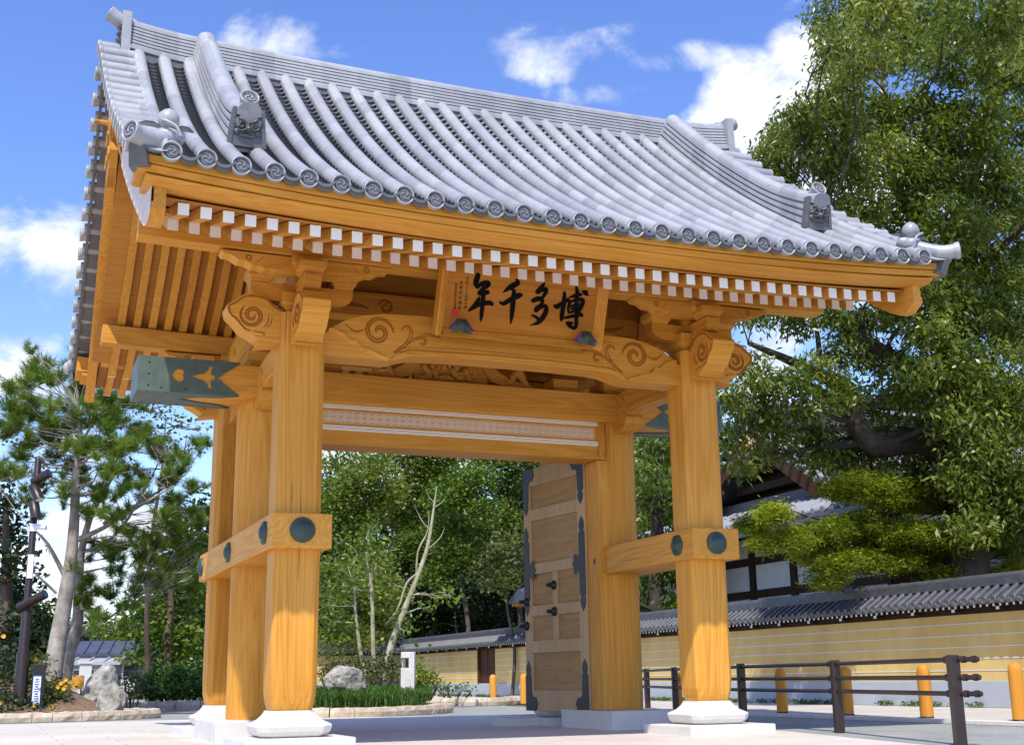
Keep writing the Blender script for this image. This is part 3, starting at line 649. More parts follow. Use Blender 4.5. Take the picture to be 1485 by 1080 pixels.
for i in range(nrep):
    cx = -1.95+(i+.5)*L_; h = L_/2
    for sg in (-1, 1):
        for zt in (hb-.004, hb-.026): seg(cx-h, z_+sg*(zt-.036), cx, z_+sg*zt); seg(cx, z_+sg*zt, cx+h, z_+sg*(zt-.036))
        seg(cx-.024, z_, cx, z_+sg*.030); seg(cx, z_+sg*.030, cx+.024, z_)
        seg(cx-h, z_+sg*.066, cx-h+.012, z_+sg*.073); seg(cx+h-.012, z_+sg*.073, cx+h, z_+sg*.066)
    pt.add([(cx+a_, -.0935, z_+b_) for a_, b_ in ((-.009, 0), (0, -.012), (.009, 0), (0, .012))], [(0, 1, 2, 3)])
pt.build('woven_pattern', 'white_paint', lo, recalc=False)
# ---- rainbow beams (front and rear) with carved scrolls
YB = -2.0
def koryo():
    top = [(-2.08, 4.04), (-1.98, 4.13), (-1.85, 4.21), (-1.68, 4.275), (-1.45, 4.315), (-1.0, 4.335)]
    top = top+[(-x, z) for x, z in top[::-1]]
    bot = [(2.08, 3.815), (1.42, 3.815), (1.34, 3.825), (1.24, 3.86), (1.15, 3.885), (1.0, 3.90), (.5, 3.912)]
    bot = bot+[(-x, z) for x, z in bot[::-1]]
    return top[::-1]+bot[::-1]
ko = MB().plate(koryo()[::-1], [], (0, YB, 0), X_, Z_, Y_, .30).build('rainbow_beam', 'wood_x', gate, .012)
def relief(mb, pts, r, y=YB, sq=.55, n=6, taper=True):
    P = smooth(pts, 4); m_ = len(P); rr = [r*(1-(.65*abs(2*i/(m_-1)-1)**3 if taper else 0)) for i in range(m_)]
    o_ = len(mb.v); mb.tube([(p[0], 0, p[1]) for p in P], rr, n, 0); mb.fx(o_, lambda x, yy, z: (x, y+yy*sq, z))
def double(mb, pts, r, gap, y=YB):
    P = smooth(pts, 5); A, B = [], []
    for i, p in enumerate(P):
        t = P[min(i+1, len(P)-1)]-P[max(i-1, 0)]; t /= np.linalg.norm(t)+1e-9; nn_ = np.array([-t[1], t[0]]); w = gap*math.sin(math.pi*(i+.6)/(len(P)+.2))**.5
        A.append(p+nn_*w); B.append(p-nn_*w)
    relief(mb, A[::4]+[A[-1]], r, y); relief(mb, B[::4]+[B[-1]], r, y)
def beam_carving(sx):
    g, w = MB(), MB()
    S = spiral(-1.50, 4.115, .02, .165, 1.55, R_(200), 16, -1)
    double(g, S, .0125, .016)
    double(g, [(-1.02, 4.085), (-1.14, 4.06), (-1.26, 3.96), (-1.34, 3.91)], .007, .012)
    double(g, spiral(-1.03, 4.05, .015, .07, .9, R_(-150), 12, 1), .007, .009)
    double(g, [(-1.20, 4.19), (-1.15, 4.17), (-1.15, 4.10), (-1.22, 3.99), (-1.33, 3.91)], .007, .015)
    relief(g, [(-1.245, 4.155), (-1.225, 4.20), (-1.17, 4.205), (-1.14, 4.16)], .010)
    relief(g, [(-1.22, 3.945), (-1.15, 3.965), (-1.10, 3.985), (-1.09, 3.955)], .008)
    relief(g, [(-1.03, 4.13), (-.92, 4.145), (-.82, 4.12)], .007); relief(g, [(-1.02, 4.108), (-.9, 4.125), (-.80, 4.10)], .006)
    relief(g, [(-1.86, 4.17), (-1.78, 4.11), (-1.70, 4.11), (-1.64, 4.14)], .009); relief(g, [(-1.84, 4.155), (-1.77, 4.095), (-1.70, 4.09)], .006)
    edge = [(-2.03, 4.10), (-1.96, 4.09), (-1.88, 4.055), (-1.86, 4.045), (-1.80, 3.99), (-1.74, 3.985), (-1.68, 3.92), (-1.58, 3.90), (-1.50, 3.865), (-1.40, 3.835)]
    relief(g, edge, .012, YB, .7)
    lit = MB(); P = smooth(edge, 4)
    o_ = len(w.v); n_ = len(P); w.add([(p[0], YB-.024, p[1]+.006) for p in P]+[(p[0], YB-.001, p[1]-.030) for p in P], [(i, i+1, n_+i+1, n_+i) for i in range(n_-1)], 0, True)
    w.add([(p[0], YB-.024, p[1]+.006) for p in P]+[(p[0], YB-.001, p[1]+.012) for p in P], [(i, n_+i, n_+i+1, i+1) for i in range(n_-1)], 0, True)
    if sx > 0:
        for q in (g, w): q.v = [(-x, y, z) for x, y, z in q.v]
    return g, w
for sx in (-1, 1):
    g, w = beam_carving(sx); g.build('scroll_carving', 'groove_shade', ko); w.build('scroll_edge', 'wood_x', ko)
mo_ = MB()
for dz, dy, r in ((.030, .0, .016), (.075, .0, .012)):
    pts = [(-1.36, 3.835), (-1.28, 3.87+dz*.6), (-1.18, 3.895+dz), (-1.0, 3.91+dz), (-.5, 3.922+dz), (0, 3.925+dz)]; P = smooth(pts+[(-x, z) for x, z in pts[-2::-1]], 4)
    mo_.tube([(p[0], YB-.002, p[1]) for p in P], r, 8, 0)
mo_.build('edge_moulding', 'wood_x', ko)
dup(ko, gate, (0, 0, 0), math.pi)
# ---- carved beam noses
NOSE = [(-0.199, 3.909), (-0.466, 3.87), (-0.424, 3.899), (-0.438, 3.929), (-0.542, 3.989), (-0.597, 4.012), (-0.666, 4.09), (-0.692, 4.119), (-0.747, 4.164), (-0.771, 4.249), (-0.734, 4.278), (-0.687, 4.309), (-0.629, 4.365), (-0.539, 4.394), (-0.441, 4.392), (-0.367, 4.361), (-0.316, 4.309), (-0.24, 4.263), (-0.206, 4.256)]
def nose():
    b = MB(); b.plate(NOSE[::-1], [], (0, -.14, 0), X_, Z_, Y_, .28)
    return b
def nose_carving():
    g = MB()
    for y, sg in ((-.14, 1), (.14, 1)):
        double(g, spiral(-.515, 4.165, .018, .125, 1.7, R_(20), 16, -1), .0105, .013, y)
        ins = [(x*.95-.018, 4.13+(z-4.13)*.90) for x, z in NOSE[4:]]; relief(g, ins, .011, y, .7, taper=False)
        relief(g, [(-.40, 4.05), (-.36, 4.10), (-.345, 4.19)], .007, y); relief(g, [(-.37, 4.04), (-.325, 4.10), (-.315, 4.17)], .006, y); relief(g, [(-.50, 4.0), (-.42, 3.995), (-.385, 3.985), (-.40, 3.965)], .008, y)
    return g
no = nose().build('carved_nose', 'wood_x', gate, .012); nose_carving().build('scroll_carving', 'groove_shade', no)
first = True
for sx in (-1, 1):
    for sy in (-1, 1):
        for rz in ((0 if sx < 0 else math.pi), (math.pi/2 if sy < 0 else -math.pi/2)):
            c = no if first else dup(no, gate); first = False
            c.location = (sx*PX, sy*PY, .0); c.rotation_euler = (0, 0, rz)
            if abs(abs(rz)-math.pi/2) < .01: c.location.z = -.03; c.scale = (.97, 1, 1)
# ---- bracket sets on the posts
def tb_block(mb, cx, cy, z0, w, h, mi=0):
    a = w*.36; r = []
    for z, k_ in ((0, a), (.10*h, a*1.05), (.28*h, a*1.18), (.48*h, w/2), (h, w/2)): r.append([(cx-k_, cy-k_, z0+z), (cx+k_, cy-k_, z0+z), (cx+k_, cy+k_, z0+z), (cx-k_, cy+k_, z0+z)])
    mb.loft(r, mi)
def arm(mb, cx, cy, axis, L, z0, z1, w):
    h = z1-z0; prof = [(-L, z1), (-L, z0+h*.55), (-L*.93, z0+h*.25), (-L*.80, z0+h*.06), (-L*.64, z0), (L*.64, z0), (L*.80, z0+h*.06), (L*.93, z0+h*.25), (L, z0+h*.55), (L, z1)]
    if axis == 'x': mb.plate(prof, [], (cx, cy-w/2, 0), X_, Z_, Y_, w)
    else: mb.plate(prof, [], (cx-w/2, cy, 0), Y_, Z_, X_, w)
for sx in (-1, 1):
    for sy in (-1, 1):
        cx, cy = sx*PX, sy*PY; b = MB(); tb_block(b, cx, cy, 4.222, .46, .20); br = b.build('bearing_block', 'wood_x', gate, .006)
        b = MB(); arm(b, cx, cy-.0, 'x', .53, 4.36, 4.545, .17); b.build('bracket_arm', 'wood_x', br, .006)
        b = MB(); arm(b, cx, cy, 'y', .55, 4.355, 4.54, .172); b.build('bracket_arm', 'wood_y', br, .006)
        for dx, dy in ((-.43, 0), (.43, 0), (0, -.42), (0, .42)):
            b = MB(); tb_block(b, cx+dx, cy+dy, 4.548, .27, .125); b.build('small_block', 'wood_x', br, .005)
        yy = sy*2.1
        for q in (-1, 1):   # boat-shaped carved bearer under the purlin
            prof = [(0, 4.755), (0, 4.60), (.32, 4.60), (.38, 4.615), (.44, 4.605), (.50, 4.63), (.56, 4.625), (.63, 4.665), (.70, 4.665), (.78, 4.715), (.85, 4.72), (.88, 4.755)]
            b = MB(); b.plate(prof, [], (cx, yy-.10, 0), X_*q, Z_, Y_, .20); o = b.build('carved_bearer', 'wood_x', br, .005)
            g = MB()
            for y in (yy-.10, yy+.10): double(g, [(cx+q*(x-0), z) for x, z in spiral(.60, 4.70, .008, .038, 1.4, 0, 12, q)], .004, .004, y); relief(g, [(cx+q*.46, 4.73), (cx+q*.50, 4.68), (cx+q*.55, 4.65)], .004, y)
            g.build('scroll_carving', 'groove_shade', o)
        b = MB(); tb_block(b, cx, yy, 4.62, .36, .135); b.build('small_block', 'wood_x', br, .005)
# ---- side beams between posts and pillars, upper side beams, gable boards
def side_beam(sx, z0, z1, y0, y1, th, name):
    n = 14; top = []; bot = []
    for i in range(n+1):
        t = i/n; y = y0+(y1-y0)*t; a = math.sin(math.pi*t); top.append((y, z1-.10*(1-a**.35))); bot.append((y, z0+.06*max(0, a-.35)))
    b = MB(); b.plate(top+bot[::-1], [], (sx*2.28-th/2, 0, 0), Y_, Z_, X_, th); o = b.build(name, 'wood_y', gate, .01)
    g = MB()
    for f in (-1, 1):
        for dz in (.035, .062):
            P = smooth([(y, z+dz) for y, z in bot[3:-3]], 2); g.tube([(sx*2.28+f*th/2, p[0], p[1]) for p in P], .011, 6, 0)
        S = spiral(y0+.30*(y1-y0)/abs(y1-y0)*1.0, (z0+z1)/2+.02, .015, .085, 1.4, 0, 14, 1)
        g.tube([(sx*2.28+f*th/2, y, z) for y, z in smooth(S, 2)], .008, 6, 0)
    g.build('beam_moulding', 'wood_y', o)
for sx in (-1, 1):
    side_beam(sx, 3.78, 4.12, -1.75, -.12, .22, 'side_beam'); side_beam(sx, 3.78, 4.12, 1.75, .40, .22, 'side_beam')
    side_beam(sx, 4.46, 4.86, -2.0, 2.0, .24, 'upper_side_beam')
    b = MB()   # rounded nose of the side beam where it passes the pillar
    b.plate([(-.12, 3.60), (-.28, 3.62), (-.40, 3.68), (-.44, 3.76), (-.36, 3.86), (-.40, 3.96), (-.32, 4.05), (-.12, 4.05)], [], (sx*2.28-.12, -.05, 0), Y_, Z_, X_, .24); b.build('beam_nose', 'wood_y', gate, .02)
    g = MB(); g.plate([(-2.0, 4.86), (2.0, 4.86), (2.0, 5.04), (1.4, 5.42), (.7, 5.98), (.0, 6.6), (-.7, 5.98), (-1.4, 5.42), (-2.0, 5.04)], [], (sx*2.28-.03, 0, 0), Y_, Z_, X_, .06); gw = g.build('gable_boards', 'board', gate)
    b = MB(); tb_block(b, sx*2.28, 0, 5.95, .40, .28); b.box(sx*2.28-.16, sx*2.28+.16, -.16, .16, 4.865, 5.95); b.build('strut', 'wood_z', gate, .01)
    # bracket block on the main crossbeam ends
    b = MB(); tb_block(b, sx*2.28, .13, 4.108, .44, .20); tb_block(b, sx*2.28, .13, 4.31, .36, .14); b.build('bearing_block', 'wood_x', gate, .006)
MB().box(-2.15, 2.15, .02, .26, 4.90, 5.18).build('inner_beam', 'wood_x', gate, .012)
ib = MB().box(-2.15, 2.15, -.9, -.68, 4.60, 4.90).build('inner_beam', 'wood_x', gate, .015)
for s in (-1, 1):
    g = MB(); double(g, [(s*1.95, 4.80), (s*1.75, 4.72), (s*1.5, 4.74), (s*1.3, 4.70)], .010, .014, -.9); double(g, [(s*x, z) for x, z in spiral(-1.1, 4.74, .015, .09, 1.5, 0, 14, 1)], .009, .011, -.9)
    g.build('scroll_carving', 'groove_shade', ib)
MB().box(-2.2, 2.2, .10, .16, 4.46, 6.5).build('inner_boards', 'board', gate)
for x in (-1.55, 1.55):
    b = MB(); tb_block(b, x, .13, 4.108, .34, .18); b.build('bearing_block', 'wood_x', gate, .005)
# ---- frog-leg strut carved with leaves, on the main crossbeam
fk = MB(); out = [(-1.05, 4.11), (-.98, 4.18), (-.80, 4.20), (-.62, 4.30), (-.45, 4.46), (-.25, 4.52), (.25, 4.52), (.45, 4.46), (.62, 4.30), (.80, 4.20), (.98, 4.18), (1.05, 4.11), (.72, 4.11), (.52, 4.18), (.36, 4.38), (.20, 4.44), (-.20, 4.44), (-.36, 4.38), (-.52, 4.18), (-.72, 4.11)]
fk.plate(out[::-1], [], (0, -.08, 0), X_, Z_, Y_, .16); fo = fk.build('frog_leg_strut', 'carved', gate, .012)
def leaf_carve(mb, cx, cz, L, W_, a, y, d=.035):
    ca, sa = math.cos(a), math.sin(a); n = 9; P = []; rows = []
    for i in range(n):
        t = i/(n-1); w = W_*(math.sin(math.pi*min(1, t*1.02))**.7)*(1+.28*math.sin(t*19)); 
        rows.append([(cx+(t*L)*ca-(u*w)*sa, y-d*(1-u*u)*math.sin(math.pi*t)**.5-.006*math.cos(u*9), cz+(t*L)*sa+(u*w)*ca) for u in np.linspace(-1, 1, 7)])
    vs = [p for r in rows for p in r]; mb.add(vs, [(i*7+j, i*7+j+1, i*7+8+j, i*7+7+j) for i in range(n-1) for j in range(6)], 0, True)
lc = MB(); r2 = random.Random(3)
lc.box(-.48, .48, -.03, .03, 4.112, 4.40)
for i in range(34):
    x = r2.uniform(-.45, .38); z = r2.uniform(4.14, 4.36); leaf_carve(lc, x, z, r2.uniform(.12, .20), r2.uniform(.03, .05), r2.uniform(-.6, 2.6), -.04-.02*r2.random(), .04)
for s in (-1, 1):
    for i in range(9): leaf_carve(lc, s*(.72+.04*i), 4.15+.10*math.sin(i*.5), .17, .04, math.pi/2-s*(.9-.17*i), -.07, .04)
lc.build('leaf_carving', 'carved', fo, recalc=False)
# ---- doors, standing open towards the rear
def door():
    """door leaf in local coordinates: hinge edge at the origin, leaf along +X, carved face towards -Y"""
    w, h, z0 = 1.52, 3.22, .15; b = MB()
    for x0, x1 in ((0, .17), (w-.17, w)): b.box(x0, x1, -.045, .045, z0, z0+h)
    rails = [(0, .30), (.82, .98), (1.44, 1.60), (2.02, 2.20), (2.62, 2.78), (2.98, 3.22)]
    rails = [(0.0, .26), (.74, .90), (1.22, 1.36), (1.78, 1.92), (2.50, 2.66), (2.98, 3.22)]
    for a, c in rails: b.box(.171, w-.171, -.043, .043, z0+a, z0+c)
    b.box(w/2-.055, w/2+.055, -.041, .041, z0+.90, z0+1.22); b.box(w/2-.055, w/2+.055, -.041, .041, z0+1.36, z0+1.78)
    return b, w, h, z0, rails
db, dw, dh, dz0, rails = door()
def strap(corner):   # corner: plate with a long tail, in plate coordinates (u along leaf, v up)
    if corner: return [(0, 0), (.26, 0), (.30, -.03), (.29, -.06), (.33, -.09), (.29, -.14), (.27, -.18), (.22, -.17), (.16, -.20), (.15, -.45), (.12, -.48), (.15, -.51), (.13, -.58), (.08, -.64), (.03, -.58), (.01, -.51), (.04, -.48), (0, -.45)]
    return [(0, .40), (.03, .42), (.0, .46), (.02, .53), (.07, .60), (.12, .53), (.14, .46), (.11, .42), (.15, .38), (.15, .10), (.22, .10), (.25, .13), (.29, .09), (.29, .04), (.33, 0), (.29, -.04), (.29, -.09), (.25, -.13), (.22, -.10), (.15, -.10), (.15, -.38), (.11, -.42), (.14, -.46), (.12, -.53), (.07, -.60), (.02, -.53), (0, -.46), (.03, -.42), (0, -.40)]
for sx in (1, -1):
    mir = (lambda b: b) if sx < 0 else (lambda b: (setattr(b, 'v', [(x, -y, z) for x, y, z in b.v]), b)[1])
    ddoor = mir(door()[0]).build('door', 'pale_wood', gate, .006)
    p = MB(); p.box(.172, dw-.172, -.012, .012, dz0+.02, dz0+dh-.02); mir(p).build('door_panel', 'pale_panel', ddoor)
    for mx in (0, 1):
        for kind, v in (('c', dz0+dh+.004), ('t', dz0+1.83), ('b', dz0-.002)):
            s_ = strap(kind != 't'); s_ = [(u*.92, q) for u, q in s_]
            if kind == 'b': s_ = [(u, -q) for u, q in s_]
            pts = [((dw-u) if mx else u, v+q) for u, q in s_]; hb_ = MB()
            hb_.plate(pts if (mx == 0) == (kind != 'b') else pts, [], (0, -.0455, 0), X_, Z_, -Y_, .008); mir(hb_).build('hinge_strap', 'black_metal', ddoor)
    for u, v in ((dw/2, dz0+1.26), (dw/2, dz0+1.60), (dw-.05, dz0+1.10), (dw-.05, dz0+1.42)):
        s_ = MB(); s_.lathe([(.062, 0), (.062, .015), (.045, .035), (.022, .055), (.018, .075), (.030, .085), (.020, .115), (.001, .13)], (0, 0, 0), 14, 0); s_.v = [(u+x, -.044-z, v+y) for x, y, z in s_.v]; mir(s_).build('door_stud', 'black_metal', ddoor)
    ang = math.atan2(1.50, -.20*sx); ddoor.location = (sx*1.965, .31, .035); ddoor.rotation_euler = (0, 0, ang)
# ================================================================== NAME PLAQUE hung under the eaves
STROKES = [[(-0.531, 0.699, 0.0224), (-0.545, 0.631, 0.0317), (-0.552, 0.576, 0.0298), (-0.527, 0.545, 0.0261)], [(-0.53, 0.544, 0.0224), (-0.491, 0.579, 0.0224), (-0.443, 0.595, 0.0244), (-0.409, 0.587, 0.0263), (-0.427, 0.555, 0.0225), (-0.464, 0.531, 0.0168)], [(-0.464, 0.534, 0.0187), (-0.508, 0.482, 0.0168), (-0.485, 0.471, 0.0187), (-0.437, 0.486, 0.0225), (-0.412, 0.496, 0.0263)], [(-0.466, 0.551, 0.0225), (-0.454, 0.451, 0.0262), (-0.451, 0.342, 0.0244), (-0.449, 0.234, 0.0206), (-0.45, 0.179, 0.0045)], [(-0.501, 0.432, 0.0112), (-0.506, 0.401, 0.0224), (-0.556, 0.342, 0.0093), (-0.586, 0.295, 0.0112)], [(-0.591, 0.285, 0.0134), (-0.547, 0.326, 0.0243), (-0.479, 0.363, 0.0243), (-0.381, 0.387, 0.0256), (-0.345, 0.377, 0.0208)], [(-0.102, 0.663, 0.0115), (-0.082, 0.629, 0.0287), (-0.157, 0.58, 0.0286), (-0.203, 0.541, 0.0171), (-0.239, 0.512, 0.003)], [(-0.158, 0.563, 0.0091), (-0.115, 0.54, 0.0229), (-0.11, 0.472, 0.0287), (-0.108, 0.369, 0.0287), (-0.106, 0.266, 0.023), (-0.108, 0.191, 0.0069)], [(-0.258, 0.406, 0.0114), (-0.214, 0.396, 0.0228), (-0.126, 0.456, 0.0267), (-0.051, 0.498, 0.0307), (-0.022, 0.505, 0.0173)], [(0.223, 0.655, 0.014), (0.197, 0.608, 0.028), (0.149, 0.561, 0.0194)], [(0.164, 0.548, 0.0178), (0.201, 0.577, 0.0171), (0.247, 0.598, 0.0234), (0.256, 0.572, 0.0257), (0.238, 0.529, 0.0214), (0.219, 0.496, 0.0156)], [(0.215, 0.5, 0.014), (0.161, 0.483, 0.0271), (0.106, 0.46, 0.0139)], [(0.12, 0.452, 0.0155), (0.184, 0.479, 0.0194), (0.224, 0.472, 0.0226), (0.22, 0.43, 0.0214), (0.171, 0.374, 0.0291), (0.152, 0.353, 0.014)], [(0.17, 0.356, 0.0194), (0.217, 0.396, 0.0179), (0.26, 0.415, 0.0218), (0.282, 0.392, 0.0273), (0.277, 0.339, 0.0297), (0.247, 0.281, 0.0289), (0.208, 0.235, 0.0234), (0.159, 0.209, 0.0117), (0.11, 0.194, 0.0023)], [(0.126, 0.302, 0.0101), (0.171, 0.291, 0.0155), (0.206, 0.266, 0.0195)], [(0.377, 0.429, 0.0181), (0.409, 0.427, 0.0283), (0.465, 0.469, 0.0217), (0.528, 0.51, 0.0222)], [(0.473, 0.581, 0.0181), (0.481, 0.491, 0.0296), (0.476, 0.386, 0.0276), (0.476, 0.306, 0.0261), (0.474, 0.283, 0.0142)], [(0.604, 0.653, 0.0159), (0.625, 0.596, 0.0258), (0.624, 0.505, 0.0219), (0.627, 0.394, 0.0179)], [(0.543, 0.541, 0.0103), (0.605, 0.563, 0.0199), (0.67, 0.583, 0.0183)], [(0.691, 0.618, 0.0144), (0.724, 0.605, 0.0304), (0.746, 0.586, 0.0144)], [(0.555, 0.491, 0.0158), (0.541, 0.441, 0.0178), (0.542, 0.388, 0.0135)], [(0.54, 0.476, 0.0143), (0.611, 0.518, 0.0159), (0.687, 0.524, 0.0263), (0.706, 0.496, 0.024), (0.684, 0.434, 0.0247), (0.666, 0.394, 0.0183)], [(0.567, 0.444, 0.0131), (0.662, 0.481, 0.0139)], [(0.575, 0.415, 0.0119), (0.666, 0.45, 0.0136)], [(0.55, 0.371, 0.0119), (0.671, 0.416, 0.0183)], [(0.516, 0.312, 0.0142), (0.597, 0.338, 0.0199), (0.693, 0.365, 0.024), (0.714, 0.352, 0.0144)], [(0.639, 0.395, 0.0199), (0.65, 0.312, 0.0239), (0.655, 0.242, 0.0239), (0.636, 0.203, 0.0144)], [(0.637, 0.208, 0.0159), (0.582, 0.229, 0.0207), (0.542, 0.26, 0.0143), (0.599, 0.262, 0.0183)]]
plq = thing('name_plaque', 'wooden name plaque with big black brush characters hung beneath the gate eaves', 'sign', (0, -2.16, 4.10))
ta = R_(20); PU = X_; PV = np.array([0, -math.sin(ta), math.cos(ta)]); PN = np.array([0, -math.cos(ta), -math.sin(ta)])
def pbox(u0, u1, v0, v1, n0, n1, mi=0, b=None):
    b = b or MB(); vs = [PU*u+PV*v+PN*n for n in (n0, n1) for v in (v0, v1) for u in (u0, u1)]
    return b.add(vs, [(0, 2, 3, 1), (4, 5, 7, 6), (0, 1, 5, 4), (2, 6, 7, 3), (0, 4, 6, 2), (1, 3, 7, 5)], mi)
pbox(-.86, .86, .08, .88, -.05, .0).build('board', 'plaque_wood', plq)
for u0, u1 in ((-.95, -.862), (.862, .95)):
    b = MB(); i0, i1 = (u1, u0) if u0 < 0 else (u0, u1)
    prof = [(i0, -.05), (i0, .012), (i1, .10), (i1+(-.012 if u0 < 0 else .012), .09), (i1+(-.012 if u0 < 0 else .012), -.05)]
    b.loft([[PU*u+PV*v+PN*n for u, n in prof] for v in (.0, .92)]); b.build('frame', 'wood_z', plq, .004)
for v0, v1 in ((.0, .079), (.881, .96)):
    b = MB(); i0, i1 = (v1, v0) if v0 < .5 else (v0, v1); b.loft([[PU*u+PV*v+PN*n for v, n in ((i0, -.05), (i0, .012), (i1, .06), (i1, -.05))] for u in (-.86, .86)]); b.build('frame', 'wood_x', plq, .004)
names = [(0, 6), (6, 9), (9, 15), (15, 28)]
for a, c in names:
    b = MB()
    for i, st in enumerate(STROKES[a:c]): brush(b, st, (0, 0, 0), PU, PV, PN, .004+.0004*i, 0)
    b.build('brush_character', 'ink', plq, recalc=False)
def column(txt, u, v, size, lh, du):
    cu = bpy.data.curves.new('small_inscription', 'FONT'); cu.body = txt[0]; objs = []
    for i, ch in enumerate(txt):
        cu = bpy.data.curves.new('glyph', 'FONT'); cu.body = ch; cu.size = size; cu.align_x = 'CENTER'; cu.align_y = 'CENTER'; cu.resolution_u = 3
        o = bpy.data.objects.new('glyph', cu); COL.objects.link(o); objs.append((o, i))
    bpy.context.view_layer.update(); dg = bpy.context.evaluated_depsgraph_get(); b = MB()
    for o, i in objs:
        me = o.evaluated_get(dg).to_mesh(); vs = [PU*(u+du*i+p.co.x)+PV*(v-lh*i+p.co.y)+PN*.004 for p in me.vertices]
        b.add(vs, [tuple(f.vertices) for f in me.polygons]); o.evaluated_get(dg).to_mesh_clear()
    for o, i in objs: bpy.data.objects.remove(o)
    return b
for txt, u, v, sz, lh in (('平成二十六年甲午春', -.652, .615, .036, .0375), ('太宰府天満宮', -.712, .565, .046, .0535), ('宮司西高辻信良書', -.768, .540, .034, .0345)):
    column(txt, u, v, sz, lh, .002).build('small_inscription', 'ink', plq, recalc=False)
sl = MB(); 
for u0, u1, v0, v1 in ((-.785, -.71, .205, .214), (-.785, -.71, .275, .284), (-.785, -.776, .214, .275), (-.719, -.71, .214, .275), (-.770, -.760, .22, .27), (-.752, -.745, .22, .27), (-.738, -.728, .22, .27), (-.770, -.728, .24, .247), (-.770, -.728, .262, .268), (-.770, -.728, .22, .226)): pbox(u0, u1, v0, v1, .001, .004, 0, sl)
pbox(-.776, -.719, .214, .275, .0005, .002, 1, sl); sl.build('red_seal', ['seal_red', 'seal_red'], plq)
for u in (-.70, .735):
    b = MB(); c = np.array([u, -.14, .06])
    q = lambda x, y, z: c+np.array([x, y, z])
    b.add([q(-.055, -.03, .085), q(.055, -.03, .085), q(.075, -.05, .0), (q(0, -.075, -.085)), q(-.075, -.05, .0), q(0, -.085, .02), q(0, .08, .10)], [(0, 1, 5), (1, 2, 5), (2, 3, 5), (3, 4, 5), (4, 0, 5), (0, 6, 1)], 0)
    for s in (-1, 1):
        b.add([q(s*.055, -.03, .085), q(s*.16, .01, -.035), q(s*.076, -.045, .0), q(s*.07, .06, .03)], [(0, 1, 2), (0, 3, 1), (1, 3, 2)], 1)
        b.add([q(s*.0, -.06, -.04), q(s*.12, -.02, -.07), q(s*.075, -.05, .002), q(s*.04, .05, -.04)], [(0, 1, 2), (0, 3, 1), (1, 3, 2)], 0)
    b.build('support_fitting', ['patina_dark', 'purple_cloth'], plq)
# ================================================================== GROUND
def sheet(name, mat, pts, z): return structure(MB().add([(x, y, z) for x, y in pts], [tuple(range(len(pts)))]).build(name, mat))
sheet('ground', 'ground', [(-900, -300), (900, -300), (900, 1500), (-900, 1500)], -.022)
sheet('road', 'road', [(-40, -25), (6.05, -25), (6.05, 12), (6.6, 16), (6.2, 40), (-30, 40), (-40, 20)], -.012)
sheet('paving', 'paving', [(-38, -24), (1.3, -24), (2.0, -9), (2.5, -5.2), (3.2, -2.0), (3.75, 1.2), (3.75, 4.4), (3.1, 6.6), (1.5, 7.35), (-2, 8.6), (-38, 8.9)], -.004)
sw = MB(); sw.add([(x, y, .035) for x, y in ((6.06, -25), (9.99, -25), (9.99, 36), (7.0, 36), (6.95, 14), (6.06, 8))], [(0, 1, 2, 3, 4, 5)], 0)
sw.build('sidewalk', 'sidewalk')['kind'] = 'structure'
kb_ = MB()
for i in range(33): kb_.box(5.90, 6.055, -25+i, -25+i+.992, -.01, .04)
structure(kb_.build('road_kerb', 'granite', None, .006))
sheet('path', 'path', [(-9, 14.2), (1.6, 13.0), (2.4, 17), (2.0, 24), (-12, 26)], .004)
def kerb_ring(name, pts, h, w, mat='kerb_stone', z0=-.01, seed=1, step=.36):
    """a kerb of rough-hewn stones laid along a polyline"""
    r = random.Random(seed); P = smooth([(x, y) for x, y in pts], 12); d = [0]
    for a, b in zip(P, P[1:]): d.append(d[-1]+np.linalg.norm(b-a))
    def pt(s):
        i = max(0, min(len(P)-2, int(np.searchsorted(d, s))-1)); t = (s-d[i])/(d[i+1]-d[i]+1e-9); v = P[i+1]-P[i]; v = v/(np.linalg.norm(v)+1e-9); return P[i]+(P[i+1]-P[i])*t, v
    b = MB(); s = 0
    while s < d[-1]-.1:
        L = min(step*r.uniform(.7, 1.5), d[-1]-s); rings = []
        for q in np.linspace(s+.006, s+L-.006, 5):
            c, v = pt(q); n_ = np.array([v[1], -v[0]]); j = lambda k=.012: r.uniform(-k, k); hh = h*r.uniform(.93, 1.05)
            rings.append([(c[0]+n_[0]*a, c[1]+n_[1]*a, z) for a, z in ((w/2+j(), z0), (w/2+.012+j(), h*.5), (w/2-.02+j(), hh), (0, hh+j()), (-w/2+j(), hh), (-w/2, z0))])
        b.loft(rings, 0, False); s += L
    return structure(b.build(name, mat, None, .01))
kerb_ring('bed_kerb', [(-.7, 11.5), (-.75, 9.6), (-.3, 8.3), (.7, 7.5), (2.0, 7.9), (2.95, 8.75), (3.25, 9.6), (2.9, 11.0), (2.2, 12.2)], .155, .22, seed=2)
kerb_ring('bed_kerb', [(-16, 8.6), (-9, 8.9), (-5.5, 9.15), (-3.6, 9.45), (-2.5, 9.95), (-2.05, 10.6), (-2.3, 11.6), (-3.4, 12.6)], .15, .22, seed=3)
a_, b_ = ground(190, 1021), ground(300, 1024)
kerb_ring('bed_kerb', [(-3.3, 17.2), (-1.6, 17.0), (.4, 16.9), (2.2, 17.0), (3.6, 18.0)], .20, .22, seed=4, step=.5)
kerb_ring('bed_kerb', [(4.6, 15.6), (5.6, 14.2), (6.6, 14.4), (7.4, 15.4), (7.6, 17)], .17, .22, seed=5)
